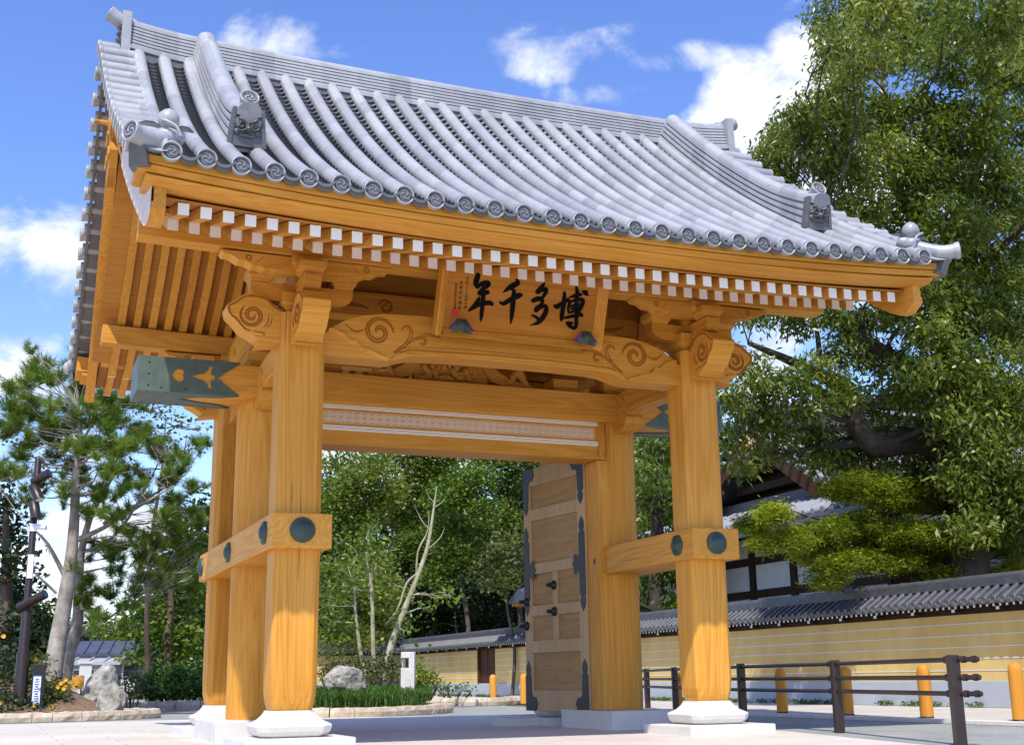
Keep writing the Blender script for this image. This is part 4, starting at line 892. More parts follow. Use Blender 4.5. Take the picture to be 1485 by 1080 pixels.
def bed(name, pts, h, mat, zc):
    P = np.array(pts); c = P.mean(0); b = MB(); rings = [[(c[0]+(x-c[0])*k_, c[1]+(y-c[1])*k_, h+(zc-h)*(1-k_)**.8) for x, y in pts] for k_ in (1, .75, .5, .25, .04)]
    b.loft(rings, 0, True, True, False); return structure(b.build(name, mat))
bed('bed_soil', [(-.6, 11.3), (-.65, 9.6), (-.2, 8.4), (.7, 7.6), (2.0, 8.0), (2.9, 8.8), (3.15, 9.6), (2.8, 11), (1.2, 12.8), (-.2, 12.8)], .12, 'soil', .32)
sm = MB(); r_ = random.Random(8)   # raised soil bank under the pines
gx = np.linspace(-16, -1.6, 36); gy = np.linspace(8.6, 20, 60)
def bank(x, y):
    yk = float(np.interp(x, [-16, -9, -5.5, -3.6, -2.5, -2.05], [8.6, 8.9, 9.15, 9.45, 9.95, 10.6]))
    if y < yk+.02: return -.08
    e = min(1, max(0, (y-9.35-max(0, (x+5.5))*.28)/2.6)); f = min(1, max(0, (-2.2-x)/1.6)); g_ = min(1, max(0, (19.5-y)/2)); return .10+.62*(e*e*(3-2*e))*(.25+.75*f)*g_*f-.16*(1-min(1, f*6)) + .03*math.sin(x*5.1+y*3)*e*f
sm.add([(x, y, bank(x, y)) for y in gy for x in gx], [(j*36+i, j*36+i+1, (j+1)*36+i+1, (j+1)*36+i) for j in range(59) for i in range(35)], 0, True)
structure(sm.build('soil_bank', 'soil'))
# ================================================================== EARTHEN WALL (along x = 10)
def earth_wall(name, label, p0, L, rot, door_at=None, H=2.1):
    """local x along the wall, visible face towards +Y local"""
    t = thing(name, label, 'wall', p0, rot)
    b = MB(); b.box(0, L, -.32, 0, .0, .43); b.build('plinth', 'plinth_grey', t, .01)
    b = MB(); segs = [(0, L)] if door_at is None else [(0, door_at[0]), (door_at[1], L)]
    for x0, x1 in segs:
        b.box(x0, x1, -.30, -.02, .431, 1.50, 0)
        for z in (.585, .775, .965, 1.155, 1.345): b.box(x0, x1, -.0195, -.013, z, z+.016, 1)
    b.build('wall_body', ['earth_wall', 'plaster_white'], t)
    b = MB(); b.box(0, L, -.29, -.005, 1.501, 1.60); b.box(0, L, -.1, .17, 1.625, 1.66)
    n = int(L/.145)
    for i in range(n):
        x = (i+.5)*.145; b.box(x-.022, x+.022, -.05, .235, 1.585, 1.624, 0)
        if i % 7 == 3: b.box(x-.035, x+.035, -.02, .16, 1.535, 1.584, 0)
    b.build('eave_timber', 'dark_wood', t)
    b = MB()
    for i in range(n):
        x = (i+.5)*.145; b.box(x-.0225, x+.0225, .2355, .240, 1.584, 1.625)
        if i % 7 == 3: b.box(x-.036, x+.036, .1605, .166, 1.534, 1.585)
    b.build('rafter_tips', 'white_paint', t)
    b = MB(); b.plate([(.27, 1.63), (.27, 1.66), (-.15, 1.93), (-.57, 1.66), (-.57, 1.63), (-.15, 1.83)], [], (0, 0, 0), Y_, Z_, X_, L, 1)
    m_ = int(L/.21)
    for i in range(m_):
        x = (i+.5)*.21
        b.tube([(x, .275, 1.690), (x, .06, 1.83), (x, -.12, 1.945)], .056, 8, 0); b.tube([(x, -.575, 1.690), (x, -.36, 1.83), (x, -.18, 1.945)], .056, 6, 0)
        b.tube([(x+.105, .283, 1.650), (x+.105, .06, 1.795)], .045, 6, 1)
        o_ = len(b.v); b.lathe([(.064, 0), (.064, .014), (.050, .017), (.048, .009), (.001, .009)], (0, 0, 0), 12, 1); b.fx(o_, lambda u, v, w: (x+u, .285+w, 1.682+v))
    for k_, (w, z) in enumerate(((.13, 1.93), (.12, 1.97), (.11, 2.01))): b.box(0, L, -.15-w, -.15+w, z, z+.036, 0)
    b.tube([(0, -.15, 2.06), (L, -.15, 2.06)], .075, 10, 0)
    b.build('tiled_coping', ['wall_tile', 'tile_dark'], t)
    if door_at:
        b = MB(); x0, x1 = door_at; b.box(x0+.001, x1-.001, -.2, -.06, .432, 1.5); 
        b.box(x0+.001, x0+.09, -.059, .02, .432, 1.5); b.box(x1-.09, x1-.001, -.059, .02, .432, 1.5); b.box((x0+x1)/2-.012, (x0+x1)/2+.012, -.059, -.045, .432, 1.5); b.box(x0+.09, x1-.09, -.059, -.04, .86, .90)
        b.build('wooden_door', 'brown_door', t, .004)
    return t
earth_wall('earthen_wall', 'long yellow earthen wall with white lines and tiled coping along the pavement', (10.0, -9, .03), 43, math.pi/2, (32.9, 34.4))
earth_wall('earthen_wall', 'short distant stretch of tiled yellow wall behind the round planted bed', (11.5, 36.4, .1), 4.7, math.pi)
# ================================================================== RAILING, BOLLARDS
rl = thing('railing', 'dark brown metal railing of three pipes beside the right gate post', 'railing', (2.65, -5.3, 0))
def rel(o, t): o.location = -Vector(t.location) if o.parent == t else o.location; return o
RP = [np.array(p) for p in ((2.70, -5.30), (3.47, -2.60), (3.95, .02), (5.35, 4.2), (6.35, 7.0), (6.7, 10.2))]
for i, p in enumerate(RP):
    d = RP[min(i+1, 5)]-RP[max(i-1, 0)]; a = math.atan2(d[1], d[0]); c, s = math.cos(a), math.sin(a)
    b = MB(); rings = [[(p[0]+x*c-y*s, p[1]+x*s+y*c, z) for x, y in chamfer_sq(0, 0, .047, .012)] for z in (-.03, .735, .745)]; rings[-1] = [(p[0]+(x-p[0])*.88, p[1]+(y-p[1])*.88, z) for x, y, z in rings[-1]]
    b.loft(rings); rel(b.build('rail_post', 'rail_brown', rl), rl)
for z in (.705, .555, .42):
    b = MB(); q = np.array([.32, -.95])*.24
    off = np.array([.0, .0]); path = [(RP[0][0]+q[0], RP[0][1]+q[1], z)]+[(p[0], p[1], z) for p in RP]
    b.tube(path, .022, 10, 0)
    for i, p in enumerate(RP[:-1]):
        v = RP[i+1]-p; v = v/np.linalg.norm(v)
        for k_ in (.08, .11, .14): b.tube([(*(p+v*(k_-.008)), z), (*(p+v*(k_+.008)), z)], .031, 10, 0)
    v = q/np.linalg.norm(q)
    for k_ in (.10, .20): b.tube([(*(RP[0]+v*(k_-.018)), z), (*(RP[0]+v*(k_+.018)), z)], .031, 10, 0)
    rel(b.build('rail_pipe', 'rail_brown', rl), rl)
def xplane(px, py, X): d = ray(px, py); return CAM+d*((X-CAM[0])/d[0])
BL = [(1475, 'orange wooden bollard at the far right, taller in view than the others'), (1341, 'orange wooden bollard seen between the two nearest railing posts, beside the nearest post'), (1227, 'orange wooden bollard just right of the second railing post'),
      (1133, 'orange wooden bollard close to the right of the gate post, behind the railing'), (982, 'orange wooden bollard half hidden by the left side of the right front gate post'),
      (760, 'orange wooden bollard mostly hidden behind the open gate door'), (715, 'orange wooden bollard farthest away, left of the open door')]
bol = None
for px, lab in BL:
    if bol is None:
        b = MB(); b.lathe([(.085, .0), (.085, .555), (.080, .60), (.062, .64), (.035, .662), (.001, .668)], (0, 0, 0), 20); bol = b.build('bollard', 'bollard_wood')
        b = MB(); b.lathe([(.088, 0), (.088, .018), (.086, .018)], (0, 0, 0), 20); b.build('base_ring', 'black_metal', bol); o = bol
    else: o = dup(bol)
    p = xplane(px, 1000, 6.22); o.location = (6.22, p[1], .036); tag(o, lab, 'bollard', 'orange bollards along the pavement edge')
# ================================================================== STONES, MARKER
def rock(name, label, loc, dims, seed, mat, fn=None):
    import bmesh
    bm = bmesh.new(); bmesh.ops.create_icosphere(bm, subdivisions=4, radius=1); r = np.random.default_rng(seed); pl = r.normal(size=(16, 3)); pl /= np.linalg.norm(pl, axis=1)[:, None]; dd = r.uniform(.66, .98, 16)
    from mathutils import noise as mn
    for v in bm.verts:
        p = np.array(v.co)
        for n_, d in zip(pl, dd):
            e = p@n_-d
            if e > 0: p = p-n_*e*.9
        q = Vector(p*2.2)+Vector((seed, 0, 0)); p = p*(1+.13*mn.noise(q)+.07*mn.noise(q*3)+.03*mn.noise(q*8))
        if fn: p = fn(p)
        v.co = (p[0]*dims[0], p[1]*dims[1], p[2]*dims[2])
    me = bpy.data.meshes.new(name); bm.to_mesh(me); bm.free(); me.materials.append(M[mat]); o = bpy.data.objects.new(name, me); COL.objects.link(o); o.location = loc
    return tag(o, label, 'rock')
p = at(500, 1004, 9.3); rock('boulder', 'squat pale grey boulder in the grass bed left of the granite marker', (p[0], p[1], p[2]+.18), (.40, .32, .34), 4, 'rock')
p = at(162, 1032, 10.7); rock('boulder', 'rough brownish pointed boulder at the front edge of the left bed', (p[0], p[1], p[2]+.18), (.31, .25, .36), 11, 'rock', lambda p: np.array([p[0]*(1-.30*p[2])+.05*p[2], p[1]*(1-.3*p[2]), p[2]]))
p = at(149, 1012, 12.3); rock('boulder', 'smooth greenish upright boulder behind the rough pointed one', (p[0], p[1], p[2]+.20), (.36, .30, .45), 21, 'rock_pale', lambda p: np.array([p[0]*(1-.34*p[2])+.12*p[2], p[1]*(1-.2*p[2]), p[2]]))
p = at(592, 1008, 9.4); gm = thing('granite_marker', 'white granite marker post with a square notch standing in the grass', 'stone marker', (p[0], p[1], p[2]-.05), R_(-24))
b = MB(); b.box(-.13, .13, -.13, .13, 0, .56); b.box(-.13, .13, -.13, .13, .745, .86); b.box(.02, .13, -.13, .13, .561, .744); b.box(-.13, .019, .06, .13, .561, .744); b.build('shaft', 'granite_rough', gm, .008)
b = MB(); b.box(-.06, .016, .03, .056, .58, .73); b.build('lamp_panel', 'glass_dark', gm)
# ================================================================== LAMP POLE
p = at(27, 1036, 10.6); LP = np.array(p); lp = thing('lamp_pole', 'tall dark brown pole carrying spotlights and a small camera at the left edge', 'lamp pole', tuple(LP))
b = MB(); b.lathe([(.115, -.1), (.115, 1.05), (.085, 1.12), (.085, 1.8), (.062, 1.85), (.062, 4.62), (.05, 4.64)], (0, 0, 0), 18); b.build('pole', 'rail_brown', lp)
def zat(py): return (1036-py)/345*4.66
def spot(py, L, r, ang, side, lens):
    z = zat(py); b = MB(); d = np.array([math.cos(ang)*.8, -.6*math.cos(ang), math.sin(ang)]); d /= np.linalg.norm(d); c = np.array([.06*side, -.12, z])
    b.tube([c-d*L*.45, c-d*L*.42, c+d*L*.42, c+d*L*.5], [r*.8, r, r, r*1.03], 16, 0); b.tube([np.array([0, 0, z]), c], .035, 8, 0); o = b.build('spotlight', 'rail_brown', lp)
    b = MB(); b.tube([c+d*(L*.5+.002), c+d*(L*.5+.006)], r*.85, 16, 0); b.build('lens', 'sign_white' if lens else 'glass_dark', o)
spot(889, .62, .085, R_(24), 1, False); spot(722, .40, .085, R_(26), 1, False); spot(742, .34, .095, R_(-60), 0, True); spot(765, .34, .095, R_(-75), 0, False)
b = MB(); b.tube([(.03, -.05, zat(788)), (.22, -.14, zat(788)-.02)], .045, 10); b.box(-.06, .06, -.07, .07, zat(790)-.06, zat(788)+.05); b.build('security_camera', 'sign_white', lp)
b = MB(); b.box(-.05, .05, -.075, -.066, zat(858), zat(826)); b.build('notice_strip', 'sign_white', lp)
b = MB(); b.box(.18, .40, -.10, .10, -.05, .88); cb = b.build('control_box', 'black_metal', lp, .01)
b = MB(); b.box(.20, .33, -.1095, -.101, .10, .66, 0); b.box(.195, .335, -.104, -.1005, .08, .68, 1); 
for i in range(11): b.box(.225, .305, -.1105, -.1096, .60-.042*i, .62-.042*i, 2) if i % 3 else b.box(.24, .29, -.1105, -.1096, .595-.042*i, .625-.042*i, 2)
b.build('sign_strip', ['sign_white', 'sign_blue', 'sign_blue'], cb)
b = MB(); b.tube([(.02, -.15, 4.60), (.16, -.20, 4.46)], .02, 8); b.build('top_bracket', 'rail_brown', lp)
# ================================================================== FAR BUILDINGS AND SMALL THINGS
def house(name, label, c, w, d, h, roofh, mats, rot=0):
    t = thing(name, label, 'house', c, rot); b = MB(); b.box(-w/2, w/2, -d/2, d/2, 0, h); b.build('wall', mats[0], t)
    b = MB(); b.plate([(-d/2-.4, h-.05), (d/2+.4, h-.05), (d/2+.4, h+.08), (0, h+roofh+.12), (-d/2-.4, h+.08)], [], (-w/2-.3, 0, 0), Y_, Z_, X_, w+.6, 0)
    n = int(w/.45)
    for i in range(n+1):
        x = -w/2-.25+i*(w+.5)/n; b.tube([(x, -d/2-.42, h+.09), (x, 0, h+roofh+.14)], .05, 6, 0)
    b.build('roof', mats[1], t)
    for x in np.linspace(-w*.32, w*.32, 3):
        b = MB(); b.box(x-.5, x+.5, -d/2-.03, -d/2-.002, h*.42, h*.78, 0); wn = b.build('window', 'glass_dark', t)
        f = MB()
        for a, c_, e, g_ in ((-.54, .54, .78*h, .78*h+.05), (-.54, .54, .42*h-.05, .42*h), (-.54, -.5, .42*h, .78*h), (.5, .54, .42*h, .78*h)): f.box(x+a, x+c_, -d/2-.05, -d/2-.031, e, g_)
        f.build('frame', 'steel', wn)
    return t
p = at(162, 1002, 46); house('house', 'small distant house with a dark blue tiled roof behind the boulders', (p[0], p[1], p[2]), 3.6, 3.0, 1.55, .55, ('plaster_white', 'house_roof'), R_(-12))
p = at(122, 1004, 42); house('house', 'low grey distant building left of the blue roofed house', (p[0], p[1], p[2]), 2.6, 2.4, 1.15, .12, ('house_grey', 'house_grey'), R_(-12))
p = at(106, 999, 22); t = thing('barrier_box', 'yellow box barrier between the pine trunks and the boulders', 'barrier', tuple(p)); b = MB(); b.box(-.26, .26, -.1, .1, 0, .36); b.build('panel', 'yellow_paint', t, .02); b = MB(); b.box(-.22, -.18, -.05, .05, -.45, 0); b.box(.18, .22, -.05, .05, -.45, 0); b.build('leg', 'rail_brown', t)
p = at(122, 1002, 24); t = thing('gate_pier', 'white square gate pier right of the yellow barrier', 'gate pier', (p[0], p[1], p[2]-.3)); b = MB(); b.box(-.16, .16, -.15, .15, 0, 1.05); b.build('shaft', 'plaster_white', t, .01); b = MB(); b.box(-.2, .2, -.19, .19, 1.051, 1.12); b.build('cap', 'granite', t, .01)
# notice shelter behind the open door
p = at(799, 1012, 19.5); t = thing('notice_shelter', 'wooden notice shelter with a small blue grey roof behind the open door', 'notice board', (p[0], p[1], 0))
for x in (-.55, .55):
    b = MB(); b.box(x-.05, x+.05, -.05, .05, 0, 2.75); b.build('leg', 'bollard_wood', t, .005)
b = MB(); b.box(-.48, .48, -.03, .03, .9, 2.2); b.build('board', 'brown_door', t); b = MB(); b.box(-.40, -.05, -.045, -.031, 1.1, 1.7); b.build('notice', 'sign_white', t)
b = MB(); b.plate([(-.75, 2.72), (.75, 2.72), (.78, 2.80), (0, 3.12), (-.78, 2.80)], [], (-.95, 0, 0), Y_, Z_, X_, 1.9, 0); b.build('roof', 'house_roof', t, .01)
b = MB()
for y in (-.6, -.3, .3, .6): b.box(-.9, .9, y-.035, y+.035, 2.64, 2.715)
b.build('roof_rails', 'bollard_wood', t)
# ================================================================== TEMPLE HALL
hall = thing('temple_hall', 'dark timber temple hall with white plaster walls and tiled roofs behind the wall', 'temple hall', (0, 0, 0))
HX, HY = 14.9, 15.0
b = MB(); b.box(13.5, 32, 8.6, 21.5, 0, 4.35); b.build('wall', 'plaster_white', hall)
b = MB()
for y in np.linspace(8.6, 21.5, 8): b.box(13.43, 13.499, y-.12, y+.12, 0, 4.4)
for z in (.9, 1.75, 2.65, 3.5, 4.2): b.box(13.44, 13.498, 8.5, 21.6, z-.10, z+.10)
for x in np.linspace(13.5, 32, 10): b.box(x-.12, x+.12, 8.53, 8.599, 0, 4.4)
for z in (.9, 1.75, 2.65, 3.5, 4.2): b.box(13.4, 32, 8.54, 8.598, z-.10, z+.10)
b.build('timber_frame', 'dark_wood', hall)
def hp(u): return 7.35-.72*u+.022*u*u     # main roof profile, u metres from the ridge
b = MB(); us = np.linspace(0, 8, 14)
for s in (-1, 1):
    b.loft([[(x, HY+s*u, hp(u)) for u in us]+[(x, HY+s*u, hp(u)-.28) for u in us[::-1]] for x in (HX-.7, 34)], 1)
    for x in np.arange(HX-.55, 32, .36): b.tube([(x, HY+s*u, hp(u)+.06) for u in us], .085, 6, 0)
b.box(HX-.75, 34, HY-.22, HY+.22, 7.32, 7.95, 1); b.tube([(HX-.8, HY, 8.0), (34, HY, 8.0)], .13, 8, 0)
for u in np.arange(.3, 5.4, .36):
    for s in (-1, 1): b.tube([(HX-.95, HY+s*u, hp(u)+.1), (HX-.25, HY+s*u, hp(u)+.1)], .08, 6, 0)
b.build('roof', ['hall_tile', 'wall_tile'], hall)
b = MB(); rows = np.arange(9.2-2.4, 20.8+2.4, .36)   # skirt roof under the gable
def sk(x): return 5.15-(HX-x)*.50+.05*(HX-x)**2
xs = np.linspace(HX+.1, 12.0, 8)
b.loft([[(x, y, sk(x)) for x in xs]+[(x, y, sk(x)-.22) for x in xs[::-1]] for y in (6.9, 23.1)], 1)
for y in rows: b.tube([(x, y, sk(x)+.05) for x in xs], .085, 6, 0)
b.box(HX-.25, HX+.1, 10.2, 19.8, 5.05, 5.38, 1); b.build('skirt_roof', ['hall_tile', 'wall_tile'], hall)
b = MB(); b.plate([(-4.9, 5.1), (4.9, 5.1), (0, 7.3)], [], (HX+.25, HY, 0), Y_, Z_, X_, .1); b.build('gable_wall', 'dark_wood', hall)
for s in (-1, 1):
    b = MB(); tp = [(s*u, hp(u)-.05) for u in np.linspace(0, 5.6, 10)]; b.plate(tp+[(y, z-.42) for y, z in tp[::-1]], [], (HX-.78, HY, 0), Y_, Z_, X_, .12); b.build('bargeboard', 'brown_door', hall)
b = MB(); b.plate([(x*.8, z*.8) for x, z in ((0, -.75), (.25, -.5), (.55, -.45), (.6, -.05), (.35, .1), (.2, .5), (-.2, .5), (-.35, .1), (-.6, -.05), (-.55, -.45), (-.25, -.5))], [], (HX-.9, HY, 6.9), Y_, Z_, X_, .1)
for s in (-1, 1): b.tube([(HX-.91, HY+y, 6.9+z) for y, z in spiral(s*.2, -.1, .03, .2, 1.5, 0, 16, s)], .04, 6)
b.build('gable_pendant', 'pale_wood', hall)
for z in (5.6, 6.1): MB().box(HX-.25, HX+.2, HY-(6.75-z)*1.3, HY+(6.75-z)*1.3, z, z+.2).build('gable_beam', 'dark_wood', hall)
# ================================================================== FOLIAGE
def mesh_np(name, V, F, tint, mat, parent=None, smooth_=False):
    me = bpy.data.meshes.new(name); n, k = F.shape
    me.vertices.add(len(V)); me.vertices.foreach_set('co', V.astype(np.float32).ravel())
    me.loops.add(n*k); me.loops.foreach_set('vertex_index', F.astype(np.int32).ravel())
    me.polygons.add(n); me.polygons.foreach_set('loop_start', np.arange(0, n*k, k, dtype=np.int32)); me.polygons.foreach_set('loop_total', np.full(n, k, np.int32))
    me.update(calc_edges=True); a = me.attributes.new('tint', 'FLOAT', 'FACE'); a.data.foreach_set('value', tint.astype(np.float32)); me.materials.append(M[mat])
    o = bpy.data.objects.new(name, me); COL.objects.link(o)
    if parent: o.parent = parent
    return o
def unit(a): return a/(np.linalg.norm(a, axis=-1, keepdims=True)+1e-9)
def leaves(C, L, Wd, droop, tint0, spread=1., fold=.25):
    n = len(C); d = unit(np.c_[rng.normal(size=(n, 2))*spread, rng.normal(size=n)*.5*spread-droop]); up = unit(np.c_[rng.normal(size=(n, 2))*.7, np.ones(n)*.8])
    s = unit(np.cross(d, up)); nn_ = np.cross(s, d); l = (L*rng.uniform(.65, 1.25, n))[:, None]; w = (Wd*rng.uniform(.7, 1.2, n))[:, None]
    a = C; t = C+d*l; m_ = C+d*l*.48; q = nn_*w*fold
    V = np.stack([a, m_+s*w+q, t-nn_*l*.06, m_-s*w+q], 1).reshape(-1, 3); F = np.arange(n*4).reshape(n, 4)
    return V, F, np.clip(tint0+rng.normal(size=n)*.20, 0, 1)
def needles(T, Dn, L, k_, tint0, w=.004):
    """tufts of needles at tips T pointing along Dn"""
    n = len(T); d = unit(np.repeat(Dn, k_, 0)+rng.normal(size=(n*k_, 3))*.62); b = np.repeat(T, k_, 0)-np.repeat(Dn, k_, 0)*(rng.random((n*k_, 1))*L*.9)
    s = unit(np.cross(d, rng.normal(size=(n*k_, 3))))*w; V = np.stack([b-s, b+s, b+d*L*rng.uniform(.7, 1.15, (n*k_, 1))], 1).reshape(-1, 3)
    return V, np.arange(n*k_*3).reshape(-1, 3), np.clip(np.repeat(tint0, k_)+rng.normal(size=n*k_)*.12, 0, 1)
def pts_in(clumps, dens, inner=.30, flat=.75):
    """twig tips spread through the clumps, thicker towards the surface, with lobes and gaps"""
    out, tin, dirs = [], [], []
    for c, r in clumps:
        n = max(4, int(dens*r*r)); d = unit(rng.normal(size=(n, 3))); k_ = rng.normal(size=(3, 3))*1.8; ph = rng.random(3)*6
        lob = 1+.22*np.sin(d@k_[0]+ph[0])+.18*np.sin(d@k_[1]*1.7+ph[1]); rad = r*lob*(inner+(1-inner)*rng.random(n)**.55)
        out.append(np.array(c)+d*rad[:, None]*np.array([1, 1, flat])); tin.append(np.full(n, rng.normal()*.13)); dirs.append(d)
    return np.concatenate(out), np.concatenate(tin), np.concatenate(dirs)
def limbs(mb, root_pts, root_r, clumps, r_end=.012, frac=.5, seed=1, sag=.0, forks=3):
    r = random.Random(seed); RPn = [np.array(p, float) for p in root_pts]
    for c, rad in clumps:
        c = np.array(c); best = min(range(len(RPn)), key=lambda i: np.linalg.norm(RPn[i]-c)+max(0, RPn[i][2]-c[2])*1.5); p0 = RPn[best]; d = c-p0; L = np.linalg.norm(d)
        if L < .05: continue
        pts = [p0]+[p0+d*t+np.array([r.uniform(-1, 1), r.uniform(-1, 1), r.uniform(-.6, .8)])*L*.07+np.array([0, 0, -sag*L*math.sin(t*3.1)]) for t in (.3, .6, .85)]+[c]
        P = smooth(pts, 3); r0 = min(root_r[best]*frac, .05+.03*L)*.9; mb.tube(P, [r0+(r_end-r0)*(i/(len(P)-1))**.8 for i in range(len(P))], 6, 0)
        for k_ in range(forks):
            e = c+np.array([r.gauss(0, 1), r.gauss(0, 1), r.gauss(0, .7)])*rad*.6; s0 = P[int(len(P)*r.uniform(.55, .9))]; mb.tube(smooth([s0, (s0+e)/2+np.array([0, 0, .04*L*r.uniform(-1, 1)]), e], 3), [r_end*1.5-r_end*.11*i for i in range(7)], 5, 0)
def px_clumps(lst): 
    out = []
    for q in lst:
        px, py, Y, rp = q; c = at(px, py, Y); depth = (c-CAM)@_f; out.append((c, rp*depth/FPX))
    return out
def tree(name, label, trunk_paths, clumps, leaf, mat, barkm, dens, group=None, cat='tree', twig=.16, per=9, droop=.4, flat=.75, tint=.45, limb_frac=.5, forks=3, seed=1, inner=.3, spread=1., limb_clumps=None, r_end=.012):
    base = trunk_paths[0][0][0]; t = thing(name, label, cat, tuple(base), 0, group); b = MB(); RPs, RR = [], []
    for path, radii in trunk_paths:
        P = smooth([np.array(p, float) for p in path], 4); rr = np.interp(np.linspace(0, 1, len(P)), np.linspace(0, 1, len(radii)), radii); b.tube(P, list(rr), 10, 0); k_ = len(P)//4; RPs += P[k_:]; RR += list(rr[k_:])
    limbs(b, RPs, RR, clumps if limb_clumps is None else limb_clumps, r_end, limb_frac, seed, 0, forks)
    o = b.build('trunk', barkm, t, recalc=False); o.location = -Vector(base)
    T, tn, dr_ = pts_in(clumps, dens, inner, flat); C = np.repeat(T, per, 0)+rng.normal(size=(len(T)*per, 3))*twig*np.array([1, 1, .7])
    V, F, ti = leaves(C, leaf[0], leaf[1], droop, np.repeat(tn, per)+tint, spread); o = mesh_np('crown', V, F, ti, mat, t); o.location = -Vector(base)
    return t
# ---- big broadleaf tree on the right, behind the wall
def yv(lst, Y, j=1.): 
    r = random.Random(len(lst)); return [(px, py, Y+r.uniform(-j, j), rp) for px, py, rp in lst]
up1 = yv([(1225, 20, 40), (1280, 15, 45), (1350, 20, 55), (1425, 20, 55), (1490, 30, 55), (1212, 62, 28), (1200, 98, 20), (1250, 75, 42), (1310, 70, 45), (1390, 85, 55), (1465, 95, 55), (1540, 80, 60), (1600, 160, 60), (1560, 240, 60), (1225, 120, 24)], 5.6, 1.3)
up2 = yv([(1170, 165, 30), (1140, 190, 28), (1118, 218, 24), (1100, 240, 18), (1195, 150, 28), (1215, 185, 40), (1265, 165, 48), (1330, 170, 50), (1400, 180, 55), (1470, 190, 50), (1160, 215, 30), (1130, 250, 26), (1108, 268, 18), (1150, 292, 22)], 4.4, 1.)
up3 = yv([(1215, 240, 40), (1270, 235, 45), (1335, 245, 50), (1410, 255, 55), (1470, 275, 50), (1205, 292, 22), (1250, 305, 40), (1310, 315, 45), (1380, 325, 50), (1450, 345, 50), (1255, 360, 30), (1310, 370, 35), (1375, 390, 45), (1440, 415, 50), (1500, 400, 45), (1530, 480, 60)], 4.8, 1.)
low = yv([(1340, 430, 40), (1395, 455, 45), (1375, 410, 35), (1465, 470, 45), (1330, 535, 32), (1385, 530, 40), (1440, 540, 50), (1480, 590, 45), (1430, 610, 40), (1470, 660, 45), (1410, 560, 35), (1480, 720, 40), (1455, 700, 30)], 4.1, .35)
dk = yv([(1070, 455, 16), (1100, 452, 22), (1140, 455, 20), (1165, 470, 18), (1212, 455, 22), (1240, 470, 30), (1290, 455, 26), (1225, 505, 28), (1270, 520, 30), (1180, 530, 24), (1150, 555, 24), (1100, 540, 26), (1062, 520, 20), (1060, 575, 26), (1110, 590, 30), (1170, 590, 26), (1220, 570, 28), (1310, 570, 28), (1260, 590, 22), (1290, 620, 24), (1340, 610, 26)], 5.2, .5)
dk += yv([(1085, 610, 22), (1130, 625, 24), (1175, 625, 24), (1210, 640, 26), (1245, 650, 24), (1290, 660, 26), (1340, 650, 28), (1065, 640, 22), (1080, 680, 16), (1180, 665, 22), (1225, 680, 22), (1265, 690, 22), (1380, 660, 28), (1330, 690, 24), (1110, 655, 14), (1150, 650, 14)], 6.0, .4)
low += yv([(1420, 660, 36), (1400, 700, 32), (1440, 740, 36), (1480, 770, 36), (1410, 760, 28), (1380, 600, 34), (1345, 480, 36), (1300, 400, 36), (1290, 440, 30), (1415, 640, 30), (1385, 690, 28), (1430, 600, 34), (1390, 560, 30)], 4.1, .35)
up1 = [(a, b, Y-(3.2 if i % 2 else 0), r) for i, (a, b, Y, r) in enumerate(up1)]
A = lambda px, py, Y: at(px, py, Y)
g0 = np.array([12.35, 5.2, -.1])
trunkL = [g0, g0+[0, 0, 1.6], A(1405, 700, 5.2), A(1398, 600, 5.0), A(1378, 500, 5.0), A(1385, 400, 5.6), A(1395, 300, 6.0), A(1430, 180, 6.4), A(1452, 60, 6.6)]
tree('broadleaf_tree', 'huge broadleaf tree with dark limbs filling the right side above the wall',
     [(trunkL, [.52, .46, .42, .38, .33, .27, .22, .16, .08]),
      ([A(1405, 690, 5.2), A(1340, 640, 5.2), A(1270, 645, 5.3), A(1240, 610, 5.4), A(1225, 560, 5.4), A(1190, 545, 5.4), A(1150, 525, 5.4), A(1085, 497, 5.4)], [.30, .27, .24, .20, .17, .12, .09, .04]),
      ([A(1235, 600, 5.4), A(1170, 560, 5.6), A(1120, 550, 5.8), A(1062, 585, 5.8)], [.16, .10, .06, .02]),
      ([A(1398, 590, 5.0), A(1330, 540, 4.8), A(1270, 505, 5.0), A(1225, 470, 5.0), A(1195, 440, 5.0)], [.24, .2, .16, .10, .05]),
      ([A(1190, 540, 5.4), A(1186, 490, 5.4), A(1178, 452, 5.4)], [.07, .05, .03]),
      ([A(1383, 420, 5.5), A(1330, 330, 5.9), A(1285, 220, 6.2), A(1280, 90, 6.6)], [.18, .13, .085, .04])],
     px_clumps(up1+up2+up3+low+dk), (.165, .028), 'leaf_camphor', 'bark_dark', 420, twig=.14, per=10, droop=.9, flat=.85, tint=.5, seed=4, forks=2, inner=.5, limb_frac=.4)
# ---- bright fine-leaved yew-like tree leaning over the wall
yw = [(1230, 705, 30), (1275, 712, 32), (1325, 725, 30), (1205, 770, 30), (1245, 765, 36), (1290, 775, 34), (1335, 770, 30), (1175, 800, 24), (1215, 815, 28), (1260, 815, 28), (1150, 780, 22), (1200, 838, 20), (1300, 815, 22), (1345, 805, 26), (1385, 790, 24), (1370, 835, 22), (1410, 800, 22), (1420, 740, 30), (1385, 730, 30), (1450, 770, 26), (1340, 700, 26), (1120, 745, 24), (1085, 760, 20), (1110, 790, 18), (1440, 835, 18), (1480, 800, 24)]
tc_ = px_clumps([(a, b, 5.7+random.uniform(-.7, .4), r*1.2) for a, b, r in yw]+[(a+random.uniform(-30, 30), b+random.uniform(-16, 12), 5.9+random.uniform(-.5, .7), r*.9) for a, b, r in yw])
yt = thing('yew_tree', 'yellow green fine leaved tree leaning over the tiled wall coping', 'tree', (11.4, 6.2, 0)); b = MB()
